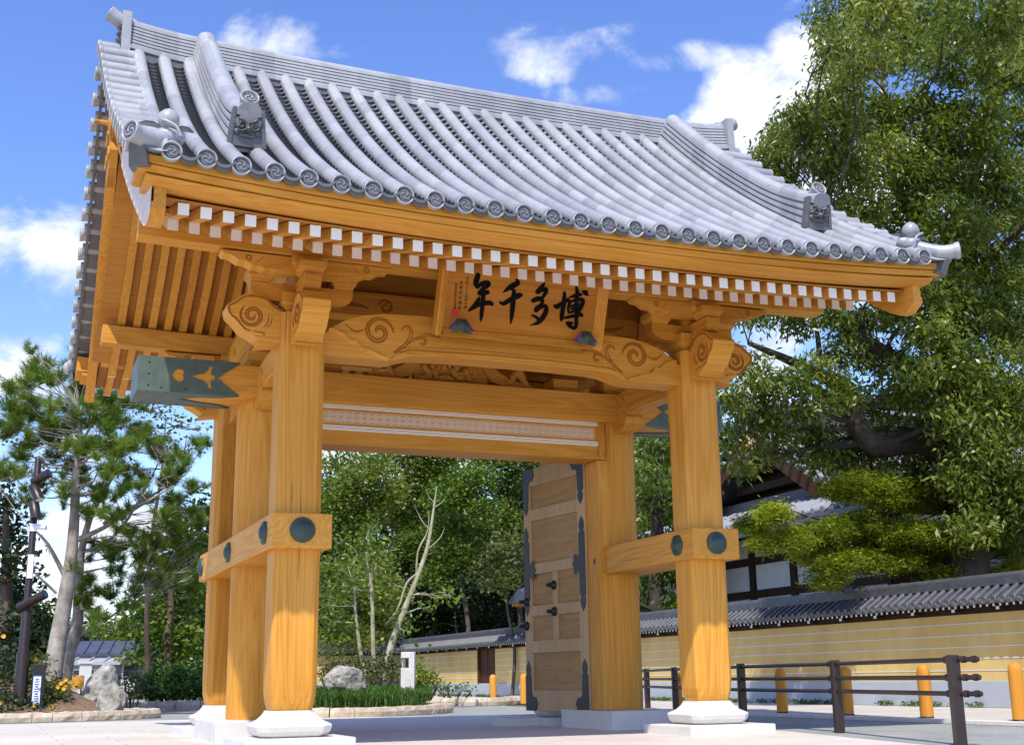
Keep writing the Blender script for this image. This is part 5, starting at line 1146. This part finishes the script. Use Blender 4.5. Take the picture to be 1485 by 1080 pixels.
tp = [np.array([11.4, 6.2, -.1]), A(1330, 860, 6.2), A(1315, 790, 6.1), A(1300, 740, 6.0), A(1290, 700, 6.0)]; P = smooth(tp, 4); b.tube(P, list(np.linspace(.16, .03, len(P))), 8, 0); limbs(b, P[2:], list(np.linspace(.14, .03, len(P)))[2:], tc_, .008, .5, 3); o = b.build('trunk', 'bark_dark', yt, recalc=False); o.location = -Vector(yt.location)
T, tn, dd = pts_in(tc_, 1000, .2, .6); Dn = unit(dd*np.array([1, 1, .4])+np.array([0, -.1, .25])); per_ = 16; V, F, ti = leaves(np.repeat(T, per_, 0)+rng.normal(size=(len(T)*per_, 3))*np.array([.09, .09, .035]), .105, .0125, .05, np.repeat(tn, per_)+.5); o = mesh_np('crown', V, F, ti, 'leaf_yew', yt); o.location = -Vector(yt.location)
# ---- dark evergreens around and behind the hall
def simple_tree(name, label, x, y, h, r, mat, dens=30, leaf=(.26, .07), bark_='bark_dark', group=None, n=16, seed=1, z0=0., low_=.25, tint=.45, per=8, twig=.28, droop=.35):
    rr = random.Random(seed); cl = []
    for i in range(n):
        f = (i+.5)/n; z = z0+h*(low_+(1-low_)*f); k_ = math.sin(math.pi*min(.93, .22+.75*f))**.7; a = i*2.4+rr.uniform(-.4, .4); q = r*k_*rr.uniform(.35, .75); cl.append((np.array([x+q*math.cos(a), y+q*math.sin(a), z-.1*h*rr.random()]), r*rr.uniform(.36, .52)*(.6+.4*k_)))
    return tree(name, label, [([(x, y, z0-.2), (x+.1*r*rr.uniform(-1, 1), y, z0+h*.3), (x+.15*r*rr.uniform(-1, 1), y, z0+h*.62), (x, y, z0+h*.9)], [.035*h, .028*h, .016*h, .004*h])], cl, leaf, mat, bark_, dens, group, twig=twig, per=per, droop=droop, tint=tint, seed=seed, forks=2, inner=.35)
EV = 'dark evergreens behind the temple hall'
for i, (x, y, h, r, lab) in enumerate([(17.5, 25.5, 9.5, 3.4, 'dark evergreen directly left of the hall gable, behind the gate post'), (22, 26, 10.5, 3.8, 'dark evergreen rising behind the hall ridge'), (27, 24, 11.5, 4.2, 'dark evergreen behind the right part of the hall roof'), (33, 20, 12.5, 4.6, 'dark evergreen behind the limbs of the huge broadleaf tree'), (19.5, 6.5, 9.2, 2.6, 'dark evergreen in front of the hall at the right edge')]):
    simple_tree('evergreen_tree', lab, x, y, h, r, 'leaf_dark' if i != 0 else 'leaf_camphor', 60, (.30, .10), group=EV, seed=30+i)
wl = [(px, py, 15.5+random.uniform(-1, 1), r) for px, py, r in ((940, 640, 26), (970, 650, 24), (950, 690, 28), (985, 690, 24), (925, 720, 24), (965, 740, 28), (940, 780, 26), (980, 780, 24), (955, 820, 26), (925, 840, 22), (985, 840, 22), (1005, 640, 24), (1000, 730, 26), (900, 680, 26), (895, 790, 26), (950, 870, 26), (1010, 830, 22), (900, 860, 24), (985, 880, 22))]
gw_ = A(955, 950, 15.5)
tree('weeping_tree', 'dark green tree with hanging leaves seen between the right gate pillar and post', [([(gw_[0], 15.5, -.1), A(950, 850, 15.5), A(955, 720, 15.5), A(960, 640, 15.5)], [.25, .2, .14, .05])], px_clumps(wl), (.20, .035), 'leaf_forest', 'bark_dark', 130, twig=.22, per=10, droop=1.3, tint=.35, seed=9, forks=2)
# ---- wood beyond the opening: individual crowns
FG = 'woodland trees seen through the gate opening'
FT = [('leafy woodland tree, tallest crown just right of the left front post', 33, [(500, 675, 26), (530, 690, 30), (490, 715, 28), (520, 740, 32), (560, 715, 26), (545, 670, 18), (485, 760, 28), (515, 790, 30)], 'leaf_forest', .5, .34),
      ('dense woodland tree in the middle of the opening below the lintel', 38, [(590, 660, 30), (635, 655, 30), (610, 700, 36), (655, 700, 32), (570, 740, 30), (620, 750, 34), (660, 650, 26), (600, 790, 32)], 'leaf_forest', .55, .3),
      ('bright yellow green woodland tree left of the door leaf', 31, [(640, 725, 26), (672, 715, 26), (690, 690, 22), (655, 765, 28), (690, 770, 28), (668, 800, 30), (640, 830, 26), (700, 735, 22)], 'leaf_bright', .35, .3),
      ('dark woodland tree touching the upper corner of the open door', 35, [(715, 660, 28), (755, 665, 28), (735, 700, 30), (765, 715, 26), (730, 750, 30), (760, 770, 30), (720, 800, 30), (755, 830, 30), (790, 680, 26), (700, 650, 22)], 'leaf_forest', .45, .34),
      ('low woodland tree at the left, behind the pale bare trunks', 27, [(480, 830, 26), (510, 850, 28), (540, 830, 26), (490, 880, 26), (530, 890, 26), (475, 920, 22), (515, 925, 24), (560, 860, 24), (555, 905, 24)], 'leaf_forest', .6, .3),
      ('low dark woodland tree above the far wall coping', 37, [(600, 850, 30), (640, 870, 30), (680, 860, 30), (720, 870, 28), (610, 900, 26), (655, 905, 26), (700, 900, 24), (740, 890, 24), (590, 820, 26), (690, 830, 28)], 'leaf_dark', .5, .2),
      ('olive tinted small tree beside the door edge above the shelter', 22, [(730, 800, 20), (752, 812, 20), (715, 830, 20), (740, 840, 18), (755, 785, 14)], 'leaf_olive', .5, .3)]
for i, (lab, Y, cl, mat, tint, tr_) in enumerate(FT):
    c0_ = A(cl[len(cl)//2][0], cl[len(cl)//2][1], Y); xm = np.mean([A(a, b, Y)[0] for a, b, r in cl]); zt = max(A(a, b, Y)[2] for a, b, r in cl)
    tree('woodland_tree', lab, [([(xm, Y, -.2), (xm+.03*zt, Y, zt*.3), (xm-.02*zt, Y, zt*.6), (xm+.01*zt, Y, zt*.95)], [.013*zt, .011*zt, .008*zt, .003*zt])], px_clumps([(a, b, Y+random.uniform(-1.8, 1.8), r*1.12) for a, b, r in cl]), (.17, .055), mat, 'bark_brown', 165, FG, twig=.28, per=11, droop=.3, tint=tint, seed=50+i, forks=2)
for i, (x, y, h, r) in enumerate([(10, 46, 10.5, 4.5), (16, 48, 11, 5), (22, 47, 11.5, 5), (6, 50, 9.5, 4.2), (27, 44, 12, 5)]):
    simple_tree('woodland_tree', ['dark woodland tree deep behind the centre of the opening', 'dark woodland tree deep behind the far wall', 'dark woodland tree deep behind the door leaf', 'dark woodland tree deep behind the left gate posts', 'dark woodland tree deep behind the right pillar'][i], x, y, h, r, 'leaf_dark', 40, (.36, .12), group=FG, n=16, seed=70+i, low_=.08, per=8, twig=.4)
# ---- pale slender trees in the bed
def bare(lab, path, radii, twigs, clumps, seed, mat='leaf_bright'):
    Y0 = path[0][1]; tree('slender_tree', lab, [(path, radii)]+twigs, px_clumps([(a, b, Y0+random.uniform(-.6, .6), r) for a, b, r in clumps]), (.13, .04), mat, 'bark_pale', 160, 'slender pale trees in the planted bed', twig=.15, per=7, droop=.3, tint=.45, seed=seed, forks=3, inner=.2, r_end=.008, limb_frac=.35)
Yb = 12.2
bare('leaning pale tree with bare forked twigs at its top in the planted bed', [A(556, 985, Yb), A(566, 940, Yb), A(580, 900, Yb), A(600, 850, Yb), A(618, 800, Yb), A(625, 765, Yb), A(632, 715, Yb), A(633, 705, Yb)], [.085, .075, .066, .056, .045, .036, .018, .01],
     [([A(625, 770, Yb), A(612, 755, Yb), A(602, 735, Yb)], [.02, .012, .005]), ([A(622, 795, Yb), A(638, 780, Yb), A(645, 765, Yb)], [.02, .012, .005]), ([A(631, 735, Yb), A(641, 728, Yb), A(647, 720, Yb)], [.014, .009, .004]), ([A(631, 730, Yb), A(622, 720, Yb), A(619, 712, Yb)], [.012, .008, .004]), ([A(608, 830, Yb), A(590, 845, Yb), A(578, 880, Yb), A(560, 905, Yb)], [.03, .026, .024, .02]), ([A(604, 840, Yb), A(606, 800, Yb), A(620, 770, Yb), A(622, 740, Yb)], [.026, .02, .014, .006])],
     [(640, 860, 14), (620, 880, 12), (655, 865, 12), (575, 850, 12), (590, 915, 12), (585, 880, 10)], 81)
bare('thin upright white trunked tree left of the leaning one', [A(543, 975, Yb-.4), A(541, 930, Yb-.4), A(540, 880, Yb-.4), A(537, 835, Yb-.4), A(531, 812, Yb-.4)], [.05, .046, .042, .034, .02], [([A(538, 845, Yb-.4), A(544, 825, Yb-.4), A(547, 812, Yb-.4)], [.022, .016, .01])],
     [(500, 790, 18), (530, 780, 18), (515, 810, 16), (555, 800, 16), (560, 825, 14), (495, 825, 14), (540, 760, 14), (485, 850, 14)], 82)
bare('thin grey trunked tree closest to the left front gate post', [A(530, 980, Yb+.8), A(522, 940, Yb+.8), A(516, 890, Yb+.8), A(514, 850, Yb+.8)], [.05, .045, .035, .02], [], [(500, 870, 16), (520, 850, 14), (490, 900, 14), (510, 905, 12), (480, 880, 12)], 83)
# ---- left: pines
def pine(lab, trunks, clumps, seed, Y):
    base = trunks[0][0][0]; t = thing('pine_tree', lab, 'pine tree', tuple(base), 0, 'pines on the left bank'); b = MB(); RPs, RR = [], []
    for path, radii in trunks:
        P = smooth(path, 4); rr = np.interp(np.linspace(0, 1, len(P)), np.linspace(0, 1, len(radii)), radii); b.tube(P, list(rr), 12, 0); k_ = len(P)//3; RPs += P[k_:]; RR += list(rr[k_:])
    rx = random.Random(seed); clumps = clumps+[(a+rx.uniform(-34, 34), q+rx.uniform(-24, 26), y+rx.uniform(-1, 1), r*rx.uniform(.5, .95)) for a, q, y, r in clumps for _ in range(4)]
    cl = px_clumps(clumps); limbs(b, RPs, RR, cl, .007, .3, seed, 0, 2); o = b.build('trunk', 'bark_grey', t, recalc=False); o.location = -Vector(base)
    T, tn, dd = pts_in(cl, 290, .10, .55); Dn = unit(dd*np.array([.8, .8, .4])+np.array([0, 0, .65])); V, F, ti = needles(T, Dn, .20, 34, tn+.5, .0058); o = mesh_np('crown', V, F, ti, 'leaf_pine', t); o.location = -Vector(base)
Yp = 13.0
pine('tall pine with a thick pale grey leaning trunk', [([A(74, 990, Yp), A(82, 940, Yp), A(94, 870, Yp), A(103, 810, Yp), A(108, 750, Yp), A(110, 690, Yp), A(116, 640, Yp), A(112, 590, Yp)], [.20, .175, .15, .12, .10, .085, .06, .03]),
     ([A(94, 835, Yp), A(70, 790, Yp), A(52, 770, Yp)], [.05, .035, .015]), ([A(106, 785, Yp), A(150, 765, Yp), A(200, 735, Yp), A(250, 705, Yp)], [.06, .045, .03, .012]), ([A(82, 860, Yp), A(50, 830, Yp), A(40, 820, Yp)], [.03, .02, .01]), ([A(112, 690, Yp), A(120, 640, Yp), A(150, 590, Yp)], [.05, .03, .015])],
     [(a, b, Yp+random.uniform(-1.2, 1.2), r) for a, b, r in ((15, 560, 20), (50, 545, 22), (55, 520, 12), (85, 545, 18), (100, 525, 12), (40, 590, 22), (75, 585, 20), (110, 575, 22), (20, 620, 20), (60, 625, 20), (95, 620, 22), (135, 600, 22), (150, 570, 18), (165, 605, 20), (180, 580, 16), (125, 640, 20), (160, 640, 22), (30, 660, 18), (80, 660, 18), (115, 680, 20), (150, 680, 20), (185, 640, 18), (10, 690, 16), (60, 700, 14), (95, 715, 14), (140, 715, 20), (175, 710, 18), (165, 745, 16), (210, 690, 16), (35, 720, 12))], 91, Yp)
Yq = 14.4
pine('second pine with a forked grey trunk right of the leaning one', [([A(92, 985, Yq), A(100, 945, Yq), A(112, 905, Yq), A(114, 860, Yq), A(118, 800, Yq), A(135, 740, Yq), A(165, 690, Yq)], [.17, .14, .12, .10, .08, .06, .02]),
     ([A(107, 925, Yq), A(125, 915, Yq), A(140, 908, Yq), A(180, 880, Yq)], [.06, .045, .035, .015]), ([A(150, 760, Yq), A(200, 730, Yq), A(260, 695, Yq)], [.05, .03, .012]), ([A(140, 800, Yq), A(180, 760, Yq), A(215, 700, Yq), A(235, 660, Yq)], [.04, .03, .02, .01])],
     [(a, b, Yq+random.uniform(-1.2, 1.2), r) for a, b, r in ((200, 620, 18), (225, 655, 18), (250, 690, 16), (275, 700, 14), (215, 720, 18), (240, 740, 18), (190, 770, 18), (255, 770, 18), (215, 800, 18), (280, 740, 14), (160, 790, 18), (175, 820, 18), (130, 835, 16), (205, 835, 18), (240, 815, 16), (230, 760, 18), (265, 800, 16), (180, 790, 16), (290, 760, 14), (275, 850, 14), (195, 860, 14), (125, 870, 16), (160, 860, 16), (150, 890, 16), (280, 790, 14), (285, 640, 14), (265, 660, 14))], 92, Yq)
tree('broadleaf_tree', 'sparse reddish green broadleaf tree behind the pines beside the gate eave', [([A(215, 985, 18), A(213, 880, 18), A(220, 780, 18), A(235, 680, 18), A(240, 610, 18)], [.07, .06, .05, .03, .012])], px_clumps([(a, b, 18+random.uniform(-1, 1), r) for a, b, r in ((205, 590, 18), (235, 595, 18), (260, 615, 18), (225, 630, 16), (280, 650, 14), (250, 650, 16), (195, 640, 14), (180, 680, 12), (30, 640, 16), (15, 600, 12), (60, 670, 14), (100, 640, 14), (140, 650, 14), (165, 620, 12), (290, 620, 12))]), (.12, .045), 'leaf_olive', 'bark_brown', 130, twig=.2, per=6, seed=93, forks=3, inner=.2)
tree('broadleaf_tree', 'bright green rounded broadleaf tree left of the gate above the hedge', [([A(245, 1000, 19.5), A(243, 930, 19.5), A(248, 870, 19.5), A(240, 820, 19.5)], [.14, .12, .08, .04])], px_clumps([(a, b, 19.5+random.uniform(-1, 1), r) for a, b, r in ((215, 880, 24), (245, 870, 26), (275, 880, 24), (215, 920, 24), (250, 915, 26), (280, 925, 24), (200, 950, 18), (235, 950, 22), (270, 955, 20), (265, 840, 22), (290, 850, 20), (240, 835, 18))]), (.17, .055), 'leaf_bright', 'bark_brown', 150, twig=.22, per=9, tint=.4, seed=94, forks=2)
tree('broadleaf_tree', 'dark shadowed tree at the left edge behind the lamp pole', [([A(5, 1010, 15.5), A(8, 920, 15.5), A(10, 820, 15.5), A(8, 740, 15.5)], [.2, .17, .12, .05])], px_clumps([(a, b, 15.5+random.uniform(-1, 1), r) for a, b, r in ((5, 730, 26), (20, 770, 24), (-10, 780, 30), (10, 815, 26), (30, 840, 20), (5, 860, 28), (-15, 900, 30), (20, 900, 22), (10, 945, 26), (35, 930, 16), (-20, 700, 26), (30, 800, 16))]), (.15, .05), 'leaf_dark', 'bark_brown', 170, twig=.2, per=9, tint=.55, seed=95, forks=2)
BG = 'background trees far behind the left bank'
for i, (px, y, h, r, mat) in enumerate([(60, 60, 4.2, 3.6, 'leaf_forest'), (140, 64, 3.6, 3.6, 'leaf_dark'), (205, 60, 4.2, 3.6, 'leaf_forest'), (0, 58, 5.5, 3.8, 'leaf_dark'), (270, 58, 6, 4, 'leaf_forest')]):
    q = A(px, 990, y); simple_tree('background_tree', ['distant green tree above the low grey building', 'distant dark tree above the blue roofed house', 'distant green tree right of the blue roofed house', 'distant dark tree at the left edge', 'distant tree behind the hedge by the left gate posts'][i], q[0], y, h, r, mat, 40, (.34, .12), group=BG, n=12, seed=110+i, low_=.05, per=7, twig=.4)
# ---- shrubs, hedge, grass, flowers
def shrub(name, label, clumps, leaf, mat, dens, cat='shrub', group=None, per=9, twig=.09, tint=.45, droop=.1, zb=0.):
    cl = px_clumps(clumps); c = np.mean([q[0] for q in cl], 0); t = thing(name, label, cat, (c[0], c[1], zb), 0, group); b = MB(); r = random.Random(int(c[0]*100))
    for q, rad in cl:
        for k_ in range(4): e = q+np.array([r.gauss(0, 1), r.gauss(0, 1), r.random()])*rad*.5; b.tube(smooth([(q[0]*.6+c[0]*.4, q[1]*.6+c[1]*.4, zb), (q+e)/2*np.array([1, 1, .7])+[0, 0, zb*.3], e], 3), [.014-.0016*i for i in range(7)], 5, 0)
    o = b.build('stems', 'bark_brown', t, recalc=False); o.location = -Vector(t.location)
    T, tn, dd = pts_in(cl, dens, .3, .85); C = np.repeat(T, per, 0)+rng.normal(size=(len(T)*per, 3))*twig; V, F, ti = leaves(C, leaf[0], leaf[1], droop-.3, np.repeat(tn, per)+tint)
    o = mesh_np('foliage', V, F, ti, mat, t); o.location = -Vector(t.location); return t
hd = [(205+11*i, 985+(4 if i % 2 else -3)+(8 if i < 2 else 0), 18.0+.3*(i % 3), 15) for i in range(10)]+[(215+12*i, 1002, 17.6, 12) for i in range(8)]+[(200+14*i, 972, 18.6, 11) for i in range(2, 8)]
shrub('hedge', 'dense glossy green hedge behind the low stone kerb left of the gate', hd, (.13, .034), 'leaf_hedge', 420, 'hedge', zb=.1)
shrub('shrub', 'brownish green shrub between the grey boulder and the gate post', [(472, 978, 11.2, 13), (490, 972, 11.4, 14), (512, 966, 11.4, 14), (480, 965, 11.6, 12)], (.07, .022), 'leaf_shrub', 700, zb=.25)
shrub('shrub', 'olive shrub between the grey boulder and the granite marker', [(535, 970, 11.0, 14), (552, 964, 11.2, 14), (570, 966, 11.2, 14), (545, 985, 10.6, 11), (565, 985, 10.6, 11), (525, 985, 10.6, 10)], (.07, .022), 'leaf_shrub', 700, zb=.25, tint=.35)
shrub('shrub', 'bright yellow green shrub just right of the granite marker', [(612, 972, 10.4, 12), (622, 985, 10.2, 11), (608, 990, 10.0, 10), (632, 992, 10.2, 8), (602, 960, 10.8, 9)], (.075, .024), 'leaf_yew', 800, zb=.22, tint=.3)
shrub('shrub', 'low dark shrub in the small far bed by the wall', [(650, 999, 15.4, 7), (665, 1000, 15.4, 7), (680, 1001, 15.2, 6), (640, 997, 15.6, 7)], (.09, .03), 'leaf_hedge', 500, zb=.1)
shrub('shrub', 'low reddish shrub between the boulders and the hedge', [(183, 985, 15.8, 9), (196, 992, 15.6, 9), (178, 1000, 15.0, 8), (190, 1004, 14.8, 8), (205, 985, 16, 8)], (.08, .026), 'leaf_olive', 600, zb=.1)
lf = shrub('flowering_shrub', 'leafy shrub with yellow flowers below the pine trunks', [(62, 1000, 11.2, 15), (80, 1005, 11.0, 14), (50, 985, 11.6, 16), (68, 1020, 10.6, 12), (90, 1010, 11.0, 10), (85, 990, 11.6, 12), (40, 1010, 11.2, 13), (58, 960, 12, 14)], (.08, .026), 'leaf_shrub', 520, zb=.3)
shrub('shrub', 'dark leafy shrub around the foot of the lamp pole', [(10, 1015, 10.6, 18), (-8, 1000, 11, 20), (15, 985, 11.6, 20), (5, 955, 12, 20), (30, 1028, 10.3, 11), (48, 1028, 10.3, 10), (2, 1032, 10.1, 12)], (.08, .026), 'leaf_dark', 520, zb=.2, tint=.7)
fl = MB()
for i, (px, py) in enumerate(((52, 956), (88, 990), (92, 998), (83, 996), (50, 1022), (74, 1024), (5, 922), (60, 975), (0, 1018), (95, 985))):
    c = A(px, py, 10.4 if py > 1010 else 10.9)
    for k_ in range(6):
        a = k_*1.047; d = np.array([math.cos(a), -.3, math.sin(a)]); s_ = np.array([-math.sin(a), 0, math.cos(a)]); fl.add([c, c+d*.03+s_*.016, c+d*.045, c+d*.03-s_*.016], [(0, 1, 2, 3)], 0)
o = fl.build('flowers', 'flower', lf, recalc=False); o.location = -Vector(lf.location)
def blades(n, fn, h, w, tint):
    B = np.array([fn() for _ in range(n)]); a = rng.random(n)*2*math.pi; d = np.c_[np.cos(a), np.sin(a), np.zeros(n)]; s = np.c_[-d[:, 1], d[:, 0], np.zeros(n)]*w; H = (h*rng.uniform(.6, 1.2, n))[:, None]; z = np.array([0, 0, 1.])
    P1 = B+d*H*.16+z*H*.62; P2 = B+d*H*.52+z*H*.86; P3 = B+d*H*.85+z*H*.72
    V = np.stack([B-s, B+s, P1+s, P1-s, P2+s*.8, P2-s*.8, P3], 1).reshape(-1, 3); i0 = np.arange(n)[:, None]*7
    F = np.concatenate([i0+np.array([[0, 1, 2, 3]]), i0+np.array([[3, 2, 4, 5]]), i0+np.array([[5, 4, 6, 6]])]); return V, F[:2*n], np.r_[np.tile(np.clip(tint+rng.normal(size=n)*.2, 0, 1), 2)], B
def inbed():
    while True:
        x, y = rng.uniform(-.7, 3.1), rng.uniform(7.65, 10.6)
        if ((x-1.2)/1.92)**2+((y-10.6)/2.95)**2 < 1: return (x, y, .13+.12*min(1, max(0, (y-7.6)/2)))
V, F, ti, B = blades(7500, inbed, .27, .007, .5); o = mesh_np('grass', V, F, ti, 'leaf_grass'); tag(o, 'clump of long green grass filling the round kerbed bed', 'grass', kind='stuff')
def byw():
    while True:
        y = rng.uniform(-8, 30); x = 9.97-abs(rng.normal())*.07
        if math.sin(y*2.1)+math.sin(y*5.3+1)+math.sin(y*11)*.6 > -.35: return (x, y, .035)
C = np.array([byw() for _ in range(4200)]); C[:, 2] += rng.random(4200)*.07; V, F, ti = leaves(C, .055, .02, -.4, np.full(4200, .5)); o = mesh_np('weeds', V, F, ti, 'leaf_grass'); tag(o, 'small green weeds growing along the foot of the yellow wall', 'weeds', kind='stuff')
